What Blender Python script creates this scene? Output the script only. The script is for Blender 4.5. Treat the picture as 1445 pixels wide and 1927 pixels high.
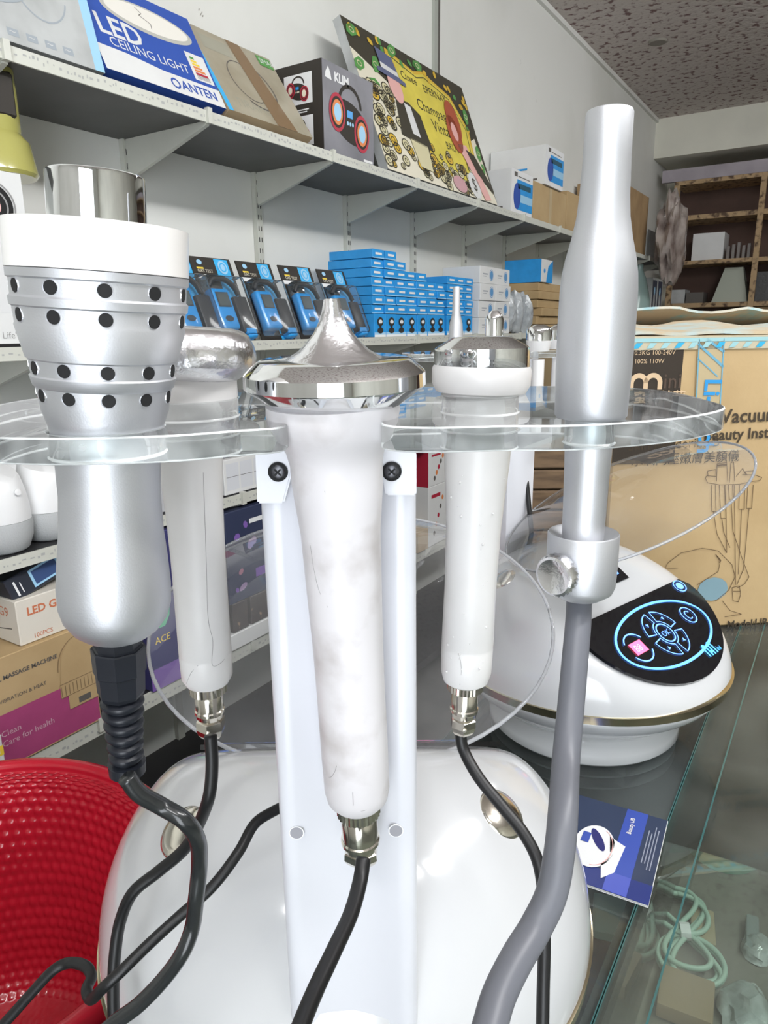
import bpy, bmesh, math, random
from mathutils import Vector, Matrix, noise
random.seed(7)
for o in list(bpy.data.objects): bpy.data.objects.remove(o, do_unlink=True)
C = bpy.context.scene.collection
PI = math.pi
# ---------------------------------------------------------------- camera, light, exposure
CH = 1.45                      # camera height; floor is z = 0
FPX = 1335.0                   # focal length in pixels of the 1445x1927 frame
YAW, PITCH, ROLL = math.radians(32.8), math.radians(14.4), math.radians(-0.7)
RC = Matrix.Rotation(YAW, 3, 'Z') @ Matrix.Rotation(PI/2-PITCH, 3, 'X') @ Matrix.Rotation(ROLL, 3, 'Z')
cam = bpy.data.cameras.new('camera'); camo = bpy.data.objects.new('camera', cam); C.objects.link(camo)
camo.location = (0, 0, CH); camo.rotation_euler = RC.to_euler()
cam.sensor_fit = 'VERTICAL'; cam.sensor_height = 36.0; cam.lens = FPX/1927*36.0; cam.clip_start = 0.01
bpy.context.scene.camera = camo
vs = bpy.context.scene.view_settings
vs.view_transform = 'Standard'; vs.look = 'None'; vs.gamma = 1.0; vs.use_curve_mapping = False
vs.exposure = 0.38
w = bpy.data.worlds.new('daylight'); bpy.context.scene.world = w; w.use_nodes = True
w.node_tree.nodes['Background'].inputs[0].default_value = (0.90, 0.95, 1.0, 1)
w.node_tree.nodes['Background'].inputs[1].default_value = 5.0
def area(name, loc, target, size, sy, power, col=(1, 1, 1)):
    l = bpy.data.lights.new(name, 'AREA'); l.shape = 'RECTANGLE'; l.size = size; l.size_y = sy; l.energy = power; l.color = col
    o = bpy.data.objects.new(name, l); C.objects.link(o); o.location = loc
    o.rotation_euler = (Vector(target)-Vector(loc)).to_track_quat('-Z', 'Y').to_euler(); return o
area('overhead_light', (0.9, 0.4, 2.90), (-0.3, 1.2, 0.9), 1.2, 0.12, 19)
area('overhead_light', (1.1, 1.5, 2.90), (-0.5, 1.8, 0.9), 1.2, 0.12, 20)
area('overhead_light', (0.7, 4.2, 2.90), (-0.5, 4.6, 0.9), 1.2, 0.12, 13)  # extra lamp added to brighten the far part of the room
area('overhead_light', (0.2, -1.0, 2.85), (-0.3, 0.8, 1.0), 1.2, 0.12, 12)
# ---------------------------------------------------------------- geometry helpers
HEAD = Vector((-math.sin(YAW), math.cos(YAW), 0)); RIGHT = Vector((math.cos(YAW), math.sin(YAW), 0)); EYE = Vector((0, 0, CH))
AX = RC @ Vector((0, 0, -1))
def ray(px, py): return RC @ Vector((px-722.5, 963.5-py, -FPX))
def P(px, py, F): r = ray(px, py); return EYE + r*(F/r.dot(HEAD))
def PD(px, py, d): return EYE + ray(px, py)*(d/FPX)
def PX(px, py, x): r = ray(px, py); return EYE + r*(x/r.x)
def PY(px, py, y): r = ray(px, py); return EYE + r*(y/r.y)
def PZ(px, py, z): r = ray(px, py); return EYE + r*((z-CH)/r.z)
def FW(r, F, z): return RIGHT*r + HEAD*F + Vector((0, 0, CH+z))
def proj(p):
    q = RC.transposed() @ (Vector(p)-EYE); return (722.5+FPX*q.x/-q.z, 963.5-FPX*q.y/-q.z, -q.z)
def RZ(a): return Matrix.Rotation(a, 4, 'Z')
def T(v): return Matrix.Translation(Vector(v))
# ---------------------------------------------------------------- materials
MATS = {}
def mat(name, col, rough=0.5, metal=0.0, var=0.0, vscale=20, bump=0.0, bscale=60, coat=0.0, emit=0.0, alpha=1.0, stretch=None, ramp=(0.35, 0.65), var2=None, sss=0.0):
    if name in MATS: return MATS[name]
    m = bpy.data.materials.new(name); m.use_nodes = True; nt = m.node_tree; b = nt.nodes['Principled BSDF']
    c = tuple(col)+(1,); b.inputs['Base Color'].default_value = c
    b.inputs['Roughness'].default_value = rough; b.inputs['Metallic'].default_value = metal
    b.inputs['Coat Weight'].default_value = coat
    if emit: b.inputs['Emission Color'].default_value = c; b.inputs['Emission Strength'].default_value = emit
    if alpha < 1: b.inputs['Alpha'].default_value = alpha
    tc = nt.nodes.new('ShaderNodeTexCoord'); src = tc.outputs['Object']
    if stretch:
        mp = nt.nodes.new('ShaderNodeMapping'); mp.inputs['Scale'].default_value = stretch; nt.links.new(src, mp.inputs[0]); src = mp.outputs[0]
    if var or var2:
        n = nt.nodes.new('ShaderNodeTexNoise'); n.inputs['Scale'].default_value = vscale; n.inputs['Detail'].default_value = 5
        nt.links.new(src, n.inputs['Vector'])
        r = nt.nodes.new('ShaderNodeValToRGB'); r.color_ramp.elements[0].position = ramp[0]; r.color_ramp.elements[1].position = ramp[1]
        c2 = var2 if var2 else tuple(max(0, x*(1-var)) for x in col)
        r.color_ramp.elements[0].color = tuple(c2)+(1,); r.color_ramp.elements[1].color = c
        nt.links.new(n.outputs[0], r.inputs[0]); nt.links.new(r.outputs[0], b.inputs['Base Color'])
    if bump:
        n2 = nt.nodes.new('ShaderNodeTexNoise'); n2.inputs['Scale'].default_value = bscale; n2.inputs['Detail'].default_value = 4
        nt.links.new(src, n2.inputs['Vector'])
        bp = nt.nodes.new('ShaderNodeBump'); bp.inputs['Strength'].default_value = bump; bp.inputs['Distance'].default_value = 0.01
        nt.links.new(n2.outputs[0], bp.inputs['Height']); nt.links.new(bp.outputs[0], b.inputs['Normal'])
    MATS[name] = m; return m
def thin_glass(name, tint=(1, 1, 1), ior=1.45, rough=0.0, haze=0.0, hcol=(.8, .85, .85), hscale=6, lo=.4, hi=.75):
    if name in MATS: return MATS[name]
    m = bpy.data.materials.new(name); m.use_nodes = True; nt = m.node_tree; nt.nodes.clear()
    out = nt.nodes.new('ShaderNodeOutputMaterial'); tr = nt.nodes.new('ShaderNodeBsdfTransparent'); gl = nt.nodes.new('ShaderNodeBsdfGlossy')
    tr.inputs[0].default_value = tuple(tint)+(1,); gl.inputs['Roughness'].default_value = rough
    fr = nt.nodes.new('ShaderNodeFresnel'); fr.inputs[0].default_value = ior
    mx = nt.nodes.new('ShaderNodeMixShader'); nt.links.new(fr.outputs[0], mx.inputs[0]); nt.links.new(tr.outputs[0], mx.inputs[1]); nt.links.new(gl.outputs[0], mx.inputs[2])
    last = mx
    if haze:
        df = nt.nodes.new('ShaderNodeBsdfDiffuse'); df.inputs[0].default_value = tuple(hcol)+(1,)
        n = nt.nodes.new('ShaderNodeTexNoise'); n.inputs['Scale'].default_value = hscale; n.inputs['Detail'].default_value = 8
        tc = nt.nodes.new('ShaderNodeTexCoord'); nt.links.new(tc.outputs['Object'], n.inputs['Vector'])
        mr = nt.nodes.new('ShaderNodeMapRange'); mr.inputs[1].default_value = lo; mr.inputs[2].default_value = hi; mr.inputs[3].default_value = haze*.25; mr.inputs[4].default_value = haze
        nt.links.new(n.outputs[0], mr.inputs[0])
        m2 = nt.nodes.new('ShaderNodeMixShader'); nt.links.new(mr.outputs[0], m2.inputs[0]); nt.links.new(mx.outputs[0], m2.inputs[1]); nt.links.new(df.outputs[0], m2.inputs[2]); last = m2
    nt.links.new(last.outputs[0], out.inputs[0]); MATS[name] = m; return m
def solid_glass(name, col=(1, 1, 1), rough=0.0):
    if name in MATS: return MATS[name]
    m = mat(name, col, rough); b = m.node_tree.nodes['Principled BSDF']; b.inputs['Transmission Weight'].default_value = 1.0; b.inputs['IOR'].default_value = 1.47; return m
white_paint = mat('white_gloss_plastic', (.86, .87, .88), .16, coat=.3)
white_body = mat('white_body_plastic', (.56, .57, .585), .14, coat=.4, bump=.03, bscale=6)
post_white = mat('post_white', (.66, .67, .72), .3, var=.04, vscale=8, coat=.2)
grip_white = mat('soiled_white_plastic', (.68, .66, .68), .38, var2=(.50, .47, .47), vscale=34, ramp=(.30, .50))
grip_white2 = mat('clean_white_plastic', (.68, .67, .67), .35, var2=(.60, .59, .58), vscale=12, ramp=(.3, .55))
chrome = mat('chrome', (.86, .87, .88), .05, 1.0)
chrome_worn = mat('worn_chrome', (.93, .93, .96), .22, 1.0, bump=.08, bscale=260)
nickel = mat('nickel', (.74, .70, .62), .16, 1.0)
alu = mat('satin_aluminium', (.70, .71, .72), .36, .9, var=.05, vscale=30, bump=.06, bscale=500)
alu_bright = mat('bead_blasted_aluminium', (.62, .63, .66), .50, .9, bump=.04, bscale=1500)
alu_grip = mat('brushed_aluminium', (.62, .63, .64), .40, .9, bump=.03, bscale=60, stretch=(12, 12, 1))
black_rubber = mat('black_rubber', (.018, .019, .022), .32)
navy_rubber = mat('dark_navy_plastic', (.010, .012, .018), .36)
cable_black = mat('black_cable', (.006, .006, .007), .42)
cable_grey = mat('grey_silicone', (.125, .13, .15), .42)
hole_black = mat('hole_black', (.005, .005, .006), .7)
gold_trim = mat('gold_trim', (.62, .55, .38), .15, 1.0)
panel_black = mat('glossy_black_panel', (.006, .006, .008), .08, coat=.6)
glow_blue = mat('glow_blue', (.12, .30, 1.0), .4, emit=1.6)
glow_cyan = mat('glow_cyan', (.08, .42, .95), .4, emit=1.2)
glow_red = mat('glow_red', (1.0, .10, .22), .4, emit=1.8)
acry_face = thin_glass('acrylic_face', (.99, .995, .995), 1.22, haze=.10, hcol=(.85, .88, .9), hscale=30)
acry_edge = thin_glass('acrylic_edge', (.90, .93, .93), 1.5, haze=.26, hcol=(.92, .96, .96), hscale=60, lo=.45, hi=.65)  # white haze streaks paint bright reflections into the plate's edge
acry_glint = thin_glass('acrylic_edge_glint', (.95, .97, .97), 1.6, haze=.85, hcol=(.95, .98, .98), hscale=30, lo=.3, hi=.6)  # strong white haze paints bright glint lines along the bevels
lid_mat = thin_glass('clear_lid', (.93, .94, .95), 1.45, haze=.16, hcol=(.85, .86, .88), hscale=5)
lid_rim = thin_glass('lid_rim_plastic', (.85, .88, .9), 1.5, haze=.45, hcol=(.95, .96, 1), hscale=3)
counter_glass = thin_glass('counter_glass', (.86, .91, .90), 1.3, haze=.10, hcol=(.48, .52, .52), hscale=7)
case_glass = thin_glass('case_glass', (.86, .91, .88), 1.25, haze=.14, hcol=(.46, .47, .43), hscale=9)
glass_edge = mat('green_glass_edge', (.05, .14, .14), .1, coat=.5)
wrap = thin_glass('clear_wrap', (.97, .98, .99), 1.25, rough=.08, haze=.12)
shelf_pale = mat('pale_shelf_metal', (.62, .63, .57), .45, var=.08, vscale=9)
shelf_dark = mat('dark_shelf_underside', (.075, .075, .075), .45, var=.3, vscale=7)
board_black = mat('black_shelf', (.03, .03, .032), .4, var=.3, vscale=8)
card = mat('cardboard', (.50, .36, .19), .8, var2=(.43, .30, .15), vscale=7, bump=.1, bscale=30)
card_dark = mat('dark_cardboard', (.36, .24, .12), .85, var2=(.28, .18, .09), vscale=9)
card_pale = mat('pale_cardboard', (.55, .42, .26), .8, var2=(.47, .34, .2), vscale=8)
black_print = mat('black_print', (.03, .025, .02), .6)
ink = mat('grey_ink', (.12, .11, .1), .6)
white_print = mat('white_print', (.80, .81, .82), .5)
white_card = mat('white_card', (.74, .75, .75), .5, var=.05, vscale=10)
grey_card = mat('grey_card', (.50, .52, .52), .5, var=.2, vscale=14)
blue_print = mat('blue_print', (.03, .09, .42), .4)
sky_print = mat('sky_blue_print', (.03, .34, .80), .35, var=.1, vscale=30)
cyan_print = mat('cyan_print', (.05, .45, .85), .35)
pale_blue = mat('pale_blue_print', (.35, .62, .85), .4)
red_print = mat('red_print', (.45, .02, .05), .45)
orange_print = mat('orange_print', (.75, .25, .08), .5)
yellow_print = mat('yellow_print', (.85, .62, .06), .5)
green_print = mat('green_print', (.10, .32, .08), .5)
magenta_print = mat('magenta_print', (.42, .07, .20), .5, var=.1, vscale=20)
purple_print = mat('purple_print', (.22, .12, .42), .35)
gold_paint = mat('gold_print', (.70, .46, .05), .5)
poster_yellow = mat('poster_yellow', (.78, .66, .10), .45, var=.15, vscale=12)
poster_black = mat('poster_black', (.05, .045, .03), .45)
cream = mat('cream_print', (.78, .74, .60), .5)
pink_print = mat('pink_print', (.80, .45, .42), .5)
hair_red = mat('rust_print', (.42, .09, .04), .5)
brown_tape = mat('brown_tape', (.22, .13, .07), .25)
wood = mat('scuffed_timber', (.45, .31, .17), .7, var2=(.10, .06, .035), vscale=25, ramp=(.35, .5))
dark_wood = mat('dark_brown_board', (.11, .06, .045), .7, var=.3, vscale=4)
# ---------------------------------------------------------------- mesh helpers (all in world coordinates unless local)
def root(name, loc, label, cat, rz=0, group=None, rot=None):
    o = bpy.data.objects.new(name, None); o.empty_display_size = .02; C.objects.link(o); o.location = loc
    o.rotation_euler = rot if rot else (0, 0, rz); o['label'] = label; o['category'] = cat
    if group: o['group'] = group
    return o
def wm(o):
    m = T(o.location) @ o.rotation_euler.to_matrix().to_4x4()
    return wm(o.parent) @ m if o.parent else m
def obj(name, bm, mats, parent=None, local=False, smooth=False, label=None):
    if not isinstance(mats, (list, tuple)): mats = [mats]
    if parent is not None and not local: bmesh.ops.transform(bm, matrix=wm(parent).inverted(), verts=bm.verts)
    me = bpy.data.meshes.new(name); bm.to_mesh(me); bm.free()
    for m in mats: me.materials.append(m)
    if smooth:
        me.polygons.foreach_set('use_smooth', [True]*len(me.polygons))
        if smooth != 'all':
            try: me.set_sharp_from_angle(angle=math.radians(38))
            except Exception: pass
    o = bpy.data.objects.new(name, me); C.objects.link(o)
    if parent is not None: o.parent = parent
    if label: o['label'] = label
    return o
def single(name, bm, mats, label, cat, group=None, smooth=False, kind=None, loc=None):
    vs_ = [v.co for v in bm.verts]
    if loc is None:
        loc = Vector(((min(v.x for v in vs_)+max(v.x for v in vs_))/2, (min(v.y for v in vs_)+max(v.y for v in vs_))/2, min(v.z for v in vs_)))
    bmesh.ops.translate(bm, verts=bm.verts, vec=-Vector(loc))
    o = obj(name, bm, mats, smooth=smooth); o.location = loc; o['label'] = label; o['category'] = cat
    if group: o['group'] = group
    if kind: o['kind'] = kind
    return o
def struct(name, bm, mats, smooth=False):
    o = obj(name, bm, mats, smooth=smooth); o['kind'] = 'structure'; return o
def NB(): return bmesh.new()
def box(bm, a, b, mi=0, M=None, bev=0.0, seg=1):
    a = Vector(a); b = Vector(b); lo = Vector(map(min, a, b)); hi = Vector(map(max, a, b))
    v = [bm.verts.new((x, y, z)) for x in (lo.x, hi.x) for y in (lo.y, hi.y) for z in (lo.z, hi.z)]
    fs = [bm.faces.new([v[i] for i in q]) for q in ((0, 1, 3, 2), (4, 6, 7, 5), (0, 4, 5, 1), (2, 3, 7, 6), (0, 2, 6, 4), (1, 5, 7, 3))]
    for f in fs: f.material_index = mi
    if bev:
        es = list({e for f in fs for e in f.edges})
        r = bmesh.ops.bevel(bm, geom=es, offset=bev, segments=seg, affect='EDGES', profile=.6); 
        vv = {x for f in r['faces'] for x in f.verts} | {x for x in v if x.is_valid}
        for f in r['faces']: f.material_index = mi
        vv = list(vv)
    else: vv = v
    if M is not None: bmesh.ops.transform(bm, matrix=M, verts=vv)
    return vv
def quad(bm, pts, mi=0):
    f = bm.faces.new([bm.verts.new(p) for p in pts]); f.material_index = mi; return f
def prism(bm, pts, vec, mi=0):
    a = [bm.verts.new(Vector(p)) for p in pts]; b = [bm.verts.new(Vector(p)+Vector(vec)) for p in pts]; n = len(a)
    fs = [bm.faces.new(a), bm.faces.new(list(reversed(b)))]
    for i in range(n): fs.append(bm.faces.new([a[(i+1) % n], a[i], b[i], b[(i+1) % n]]))
    for f in fs: f.material_index = mi
    return a+b
def basis(d):
    d = Vector(d).normalized(); u = d.cross(Vector((0, 1, 0)) if abs(d.y) < .9 else Vector((1, 0, 0))).normalized(); return u, d.cross(u).normalized()
def rings(bm, cs, rs, us, vs_, n, mi=0, cap=(True, True)):
    R = []
    for c, r, u, v in zip(cs, rs, us, vs_):
        R.append([bm.verts.new(c+u*(r*math.cos(2*PI*k/n))+v*(r*math.sin(2*PI*k/n))) for k in range(n)])
    for i in range(len(R)-1):
        for k in range(n):
            f = bm.faces.new([R[i][k], R[i][(k+1) % n], R[i+1][(k+1) % n], R[i+1][k]]); f.material_index = mi
    if cap[0]: bm.faces.new(list(reversed(R[0]))).material_index = mi
    if cap[1]: bm.faces.new(R[-1]).material_index = mi
    return R
def lathe(bm, A, D, prof, n=48, mi=0, cap=(True, True)):
    D = Vector(D).normalized(); u, v = basis(D); A = Vector(A)
    return rings(bm, [A+D*t for t, r in prof], [r for t, r in prof], [u]*len(prof), [v]*len(prof), n, mi, cap)
def cat(pts, sub=10):
    out = []; q = [pts[0]*2-pts[1]]+list(pts)+[pts[-1]*2-pts[-2]]
    for i in range(1, len(q)-2):
        for k in range(sub):
            t = k/sub; a, b, c, d = q[i-1], q[i], q[i+1], q[i+2]
            out.append(.5*((2*b)+(c-a)*t+(2*a-5*b+4*c-d)*t*t+(3*b-a-3*c+d)*t**3))
    out.append(pts[-1]); return out
def tube(bm, pts, r, n=12, mi=0, sub=8, closed=False):
    p = cat([Vector(x) for x in pts], sub) if sub > 1 else [Vector(x) for x in pts]
    us, vv = [], []; u = None
    for i in range(len(p)):
        d = (p[min(i+1, len(p)-1)]-p[max(i-1, 0)]).normalized()
        if u is None: u = basis(d)[0]
        u = (u-d*u.dot(d)).normalized(); us.append(u); vv.append(d.cross(u))
    rings(bm, p, [r]*len(p) if not callable(r) else [r(i/(len(p)-1)) for i in range(len(p))], us, vv, n, mi)
def tube_px(bm, pts, r, n=14):            # centre line read from the photo: pixel and half-width give the distance
    tube(bm, [PD(x, y, r*FPX/hw) for x, y, hw in pts], r, n, sub=10)
class Axis:                                # a turned part whose axis runs between two measured points
    def __init__(s, top, bot): s.A = P(*top); s.B = P(*bot); s.D = (s.B-s.A)
    def at(s, py):
        lo, hi = -1.5, 2.5
        for _ in range(40):
            m = (lo+hi)/2
            if proj(s.A+s.D*m)[1] < py: lo = m
            else: hi = m
        return lo
    def prof(s, L):
        o = []; ln = s.D.length
        for py, hw in L:
            t = s.at(py); o.append((t*ln, hw*proj(s.A+s.D*t)[2]/FPX))
        return o
    def pt(s, py): return s.A+s.D*s.at(py)
    def lathe(s, bm, L, n=64, mi=0, cap=(True, True)): return lathe(bm, s.A, s.D, s.prof(L), n, mi, cap)
class Frame:                               # flat print laid on a face: u to the right, v up, in metres
    def __init__(s, O, U, V, e=.0004): s.O = Vector(O); s.U = Vector(U).normalized(); s.V = Vector(V).normalized(); s.N = s.U.cross(s.V); s.e = e
    def p(s, u, v, k=1): return s.O+s.U*u+s.V*v+s.N*(s.e*k)
    def poly(s, bm, pts, mi=0, k=1): quad(bm, [s.p(u, v, k) for u, v in pts], mi)
    def rect(s, bm, u0, v0, u1, v1, mi=0, k=1): s.poly(bm, [(u0, v0), (u1, v0), (u1, v1), (u0, v1)], mi, k)
    def ell(s, bm, cu, cv, ru, rv, mi=0, k=1, n=28, a0=0, a1=2*PI, rot=0):
        pts = []
        for i in range(n):
            a = a0+(a1-a0)*i/n; x, y = ru*math.cos(a), rv*math.sin(a); pts.append((cu+x*math.cos(rot)-y*math.sin(rot), cv+x*math.sin(rot)+y*math.cos(rot)))
        s.poly(bm, pts, mi, k)
    def ringp(s, bm, cu, cv, ru, rv, t, mi=0, k=1, n=48, rot=0, a0=0, a1=2*PI):
        def q(a, f):
            x, y = (ru+f)*math.cos(a), (rv+f)*math.sin(a); return (cu+x*math.cos(rot)-y*math.sin(rot), cv+x*math.sin(rot)+y*math.cos(rot))
        for i in range(n):
            a, b = a0+(a1-a0)*i/n, a0+(a1-a0)*(i+1)/n; s.poly(bm, [q(a, t/2), q(b, t/2), q(b, -t/2), q(a, -t/2)], mi, k)
    def line(s, bm, pts, t, mi=0, k=1):
        for (a, b), (c, d) in zip(pts, pts[1:]):
            L = math.hypot(c-a, d-b) or 1; nx, ny = -(d-b)/L*t/2, (c-a)/L*t/2
            s.poly(bm, [(a-nx, b-ny), (c-nx, d-ny), (c+nx, d+ny), (a+nx, b+ny)], mi, k)
    def text(s, bm, txt, u, v, size, mi=0, k=1, rot=0, align='LEFT', sx=1.0, bold=0.0):
        cu = bpy.data.curves.new('t', 'FONT'); cu.body = txt; cu.size = size; cu.align_x = align; cu.resolution_u = 2; cu.offset = bold
        to = bpy.data.objects.new('t', cu); C.objects.link(to); dg = bpy.context.evaluated_depsgraph_get(); me = bpy.data.meshes.new_from_object(to.evaluated_get(dg))
        cr, sr = math.cos(rot), math.sin(rot); n0 = len(bm.verts); nf = len(bm.faces)
        vs_ = [bm.verts.new(s.p(u+(x.co.x*sx*cr-x.co.y*sr), v+(x.co.x*sx*sr+x.co.y*cr), k)) for x in me.vertices]
        for p_ in me.polygons:
            try: bm.faces.new([vs_[i] for i in p_.vertices]).material_index = mi
            except ValueError: pass
        bpy.data.objects.remove(to, do_unlink=True); bpy.data.curves.remove(cu); bpy.data.meshes.remove(me)
def copy_tree(o, parent=None):
    c = o.copy(); C.objects.link(c); c.parent = parent if parent else o.parent if parent is None and o.parent else None
    for ch in [x for x in C.objects if x.parent == o]: copy_tree(ch, c)
    return c
def blob(bm, c, r, seed, amp=.25, sub=3, sc=(1, 1, 1), fr=2.0, mi=0, flat=None):
    g = bmesh.ops.create_icosphere(bm, subdivisions=sub, radius=1.0)
    for v in g['verts']:
        d = v.co.copy(); k = 1+amp*noise.noise(d*fr+Vector((seed, seed*1.7, 3)))+amp*.5*abs(noise.noise(d*fr*3+Vector((seed, 5, 1))))
        q = Vector((d.x*r*k*sc[0], d.y*r*k*sc[1], d.z*r*k*sc[2]))
        if flat is not None: q.z = max(q.z, flat)
        v.co = q+Vector(c)
    for v in g['verts']:
        for f in v.link_faces: f.material_index = mi
# ---------------------------------------------------------------- room
ZU, ZM, ZL, ZB = 1.90, 1.428, 1.077, 0.703; WX = -1.48; FX = -1.20; CEIL = 3.0; FY = 6.25
def sy(px, z, x=-1.21):
    lo, hi = -.3, 8.0
    for _ in range(40):
        m = (lo+hi)/2
        if proj((x, m, z))[0] < px: lo = m
        else: hi = m
    return lo
def zat(px, py, x=-1.21): return PX(px, py, x).z
wall_m = mat('painted_plaster', (.80, .81, .78), .6, var2=(.70, .71, .67), vscale=1.6, ramp=(.3, .6), bump=.15, bscale=4)
wall_f = mat('far_plaster', (.74, .73, .64), .7, var=.15, vscale=2)
ceil_m = mat('stippled_ceiling', (.60, .55, .52), .9, var2=(.20, .12, .12), vscale=26, ramp=(.36, .46), bump=.9, bscale=26)
floor_m = mat('dark_floor', (.20, .19, .18), .4, var=.4, vscale=5)
bm = NB(); box(bm, (WX-.1, -1.6, 0), (WX, 6.9, CEIL)); struct('wall_left', bm, wall_m)
bm = NB(); box(bm, (2.6, -1.6, 0), (2.7, 6.9, CEIL)); struct('wall_right', bm, wall_f)
bm = NB(); box(bm, (WX-.1, -1.7, 0), (.35, -1.6, CEIL)); box(bm, (1.75, -1.7, 0), (2.7, -1.6, CEIL)); box(bm, (.35, -1.7, 2.45), (1.75, -1.6, CEIL)); struct('wall_back_added', bm, wall_m)  # unseen back wall, added with its door opening to shape bright reflections
bm = NB(); box(bm, (WX-.1, FY, 2.72), (2.7, FY+.65, CEIL)); box(bm, (WX-.1, FY+.55, 0), (2.7, FY+.65, 2.72)); struct('wall_far', bm, wall_f)
bm = NB(); box(bm, (WX, -1.6, -.05), (2.6, 6.8, 0)); struct('floor', bm, floor_m)
bm = NB(); box(bm, (WX-.1, -1.6, CEIL), (2.7, 6.9, CEIL+.1)); struct('ceiling', bm, ceil_m)
p = PZ(1238, 78, CEIL-.003); bm = NB(); lathe(bm, (p.x, p.y, CEIL-.012), (0, 0, 1), [(0, .02), (0, .045), (.006, .05), (.0115, .052)], 24); 
single('conduit_cap', bm, mat('ceiling_grey', (.26, .24, .21), .8), 'round capped conduit hole in the stippled ceiling', 'ceiling fitting', smooth=True)
y0 = PX(821, 100, WX+.006).y
bm = NB(); box(bm, (WX, y0-.025, ZU+.02), (WX+.012, y0+.012, CEIL)); box(bm, (WX+.012, y0+.002, ZU+.02), (WX+.016, y0+.010, CEIL), 1)
struct('trim_1', bm, [mat('grey_conduit', (.40, .42, .38), .6), ink])
bm = NB(); box(bm, (WX, -1.6, CEIL-.025), (WX+.02, FY, CEIL)); struct('trim_2', bm, wall_m)
bm = NB()
for px, py, s in ((757, 45, .5), (1010, 190, .35), (380, 95, .4), (980, 118, .35), (1005, 145, .3)):
    c = PX(px/2 if px == 757 else px, py/2 if px == 757 else py, WX+.001)
    for k in range(4):
        a = c+Vector((0, random.uniform(-.01, .01), random.uniform(-.012, .012))); quad(bm, [a, a+Vector((0, .006*s, .001)), a+Vector((0, .008*s, .012*s)), a+Vector((0, .001, .009*s))])
struct('trim_3', bm, mat('wall_marks', (.30, .29, .26), .9))
# ---------------------------------------------------------------- shelving on the left wall
BR = [.318+.4395*k for k in range(14)]
un = root('wall_shelving', (WX, .3, 0), 'long run of four metal wall shelves on slotted uprights and brackets', 'shelving')
Y0, Y1 = -.6, 6.15
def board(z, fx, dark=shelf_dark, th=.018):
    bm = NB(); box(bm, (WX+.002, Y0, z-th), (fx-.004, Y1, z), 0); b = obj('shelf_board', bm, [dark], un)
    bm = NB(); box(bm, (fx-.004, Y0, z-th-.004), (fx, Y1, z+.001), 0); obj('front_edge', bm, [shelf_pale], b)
    bm = NB(); F = Frame((fx, Y0, z-th), (0, 1, 0), (0, 0, 1))
    y = .0
    while y < 2.9:
        wd = random.uniform(.002, .008); v_ = random.uniform(.003, .010); F.rect(bm, y-Y0, v_, y-Y0+wd, v_+random.uniform(.002, .006)); y += wd+random.uniform(.002, .010)
    obj('price_marks', bm, [mat('strip_marks', (.42, .43, .42), .6)], b)
    return b
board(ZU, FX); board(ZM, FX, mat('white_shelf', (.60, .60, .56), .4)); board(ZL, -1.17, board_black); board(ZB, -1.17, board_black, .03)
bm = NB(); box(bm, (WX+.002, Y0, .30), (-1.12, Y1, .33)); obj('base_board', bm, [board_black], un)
for k, y in enumerate(BR):
    if y > 6: break
    bm = NB(); box(bm, (WX+.001, y-.012, .3), (WX+.016, y+.012, CEIL-.9)); u_ = obj('upright', bm, [shelf_pale], un)
    bm = NB(); z = ZM+.03
    while z < CEIL-.92:
        for dy in (-.005, .005): box(bm, (WX+.0155, y+dy-.0012, z), (WX+.0168, y+dy+.0012, z+.013))
        z += .030
    obj('slot', bm, [hole_black], u_)['kind'] = 'stuff'
    for z, fx, h in ((ZU, FX, .085), (ZM, FX, .085), (ZL, -1.17, .08), (ZB, -1.17, .08)):
        bm = NB(); prism(bm, [(WX+.016, y-.005, z-.0185), (fx-.004, y-.005, z-.0185), (fx-.004, y-.005, z-.027), (WX+.016, y-.005, z-.019-h)], (0, .010, 0))
        
        box(bm, (fx-.004, y-.006, z-.024), (fx+.007, y+.006, z+.006))
        obj('bracket', bm, [shelf_pale], un)
# ---------------------------------------------------------------- cartons and print
def carton(name, label, cat_, x0, x1, y0, y1, z0, z1, m, group=None, prints=None, bev=.0015, tilt=0, lab=None):
    r = root(name, ((x0+x1)/2, (y0+y1)/2, z0), label, cat_, group=group, rz=tilt)
    M = wm(r).inverted(); c = Vector(((x0+x1)/2, (y0+y1)/2, z0))
    bm = NB(); box(bm, Vector((x0, y0, z0))-c, Vector((x1, y1, z1))-c, bev=bev); obj('carton_body', bm, m, r, local=True)
    if prints:
        bm = NB(); front = Frame(Vector((x1, y0, z0))-c, (0, 1, 0), (0, 0, 1)); side = Frame(Vector((x0, y0, z0))-c, (1, 0, 0), (0, 0, 1)); top = Frame(Vector((x0, y0, z1))-c, (1, 0, 0), (0, 1, 0))
        ms = prints(bm, front, side, top, y1-y0, z1-z0, x1-x0); obj('printed_label', bm, ms, r, local=True)
    return r
def leaner(name, label, cat_, y0, y1, xb, zb, xt, zt, th, m, prints, skew=0):
    zb += th*(xb-xt)/math.hypot(xb-xt, zt-zb); d = Vector((xt-xb, skew, zt-zb)); H = d.length; V = d.normalized(); U = Vector((0, 1, 0)); N = U.cross(V).normalized(); O = Vector((xb, y0, zb))
    r = root(name, (xb-.02, (y0+y1)/2, zb), label, cat_)
    bm = NB(); a = [O, O+U*(y1-y0), O+U*(y1-y0)+V*H, O+V*H]; prism(bm, a, -N*th); bmesh.ops.recalc_face_normals(bm, faces=bm.faces); obj('panel' if th < .04 else 'carton_body', bm, m, r)
    if prints: bm = NB(); F = Frame(O, U, V, .0003); ms = prints(bm, F, y1-y0, H); obj('printed_face', bm, ms, r)
    return r
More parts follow.
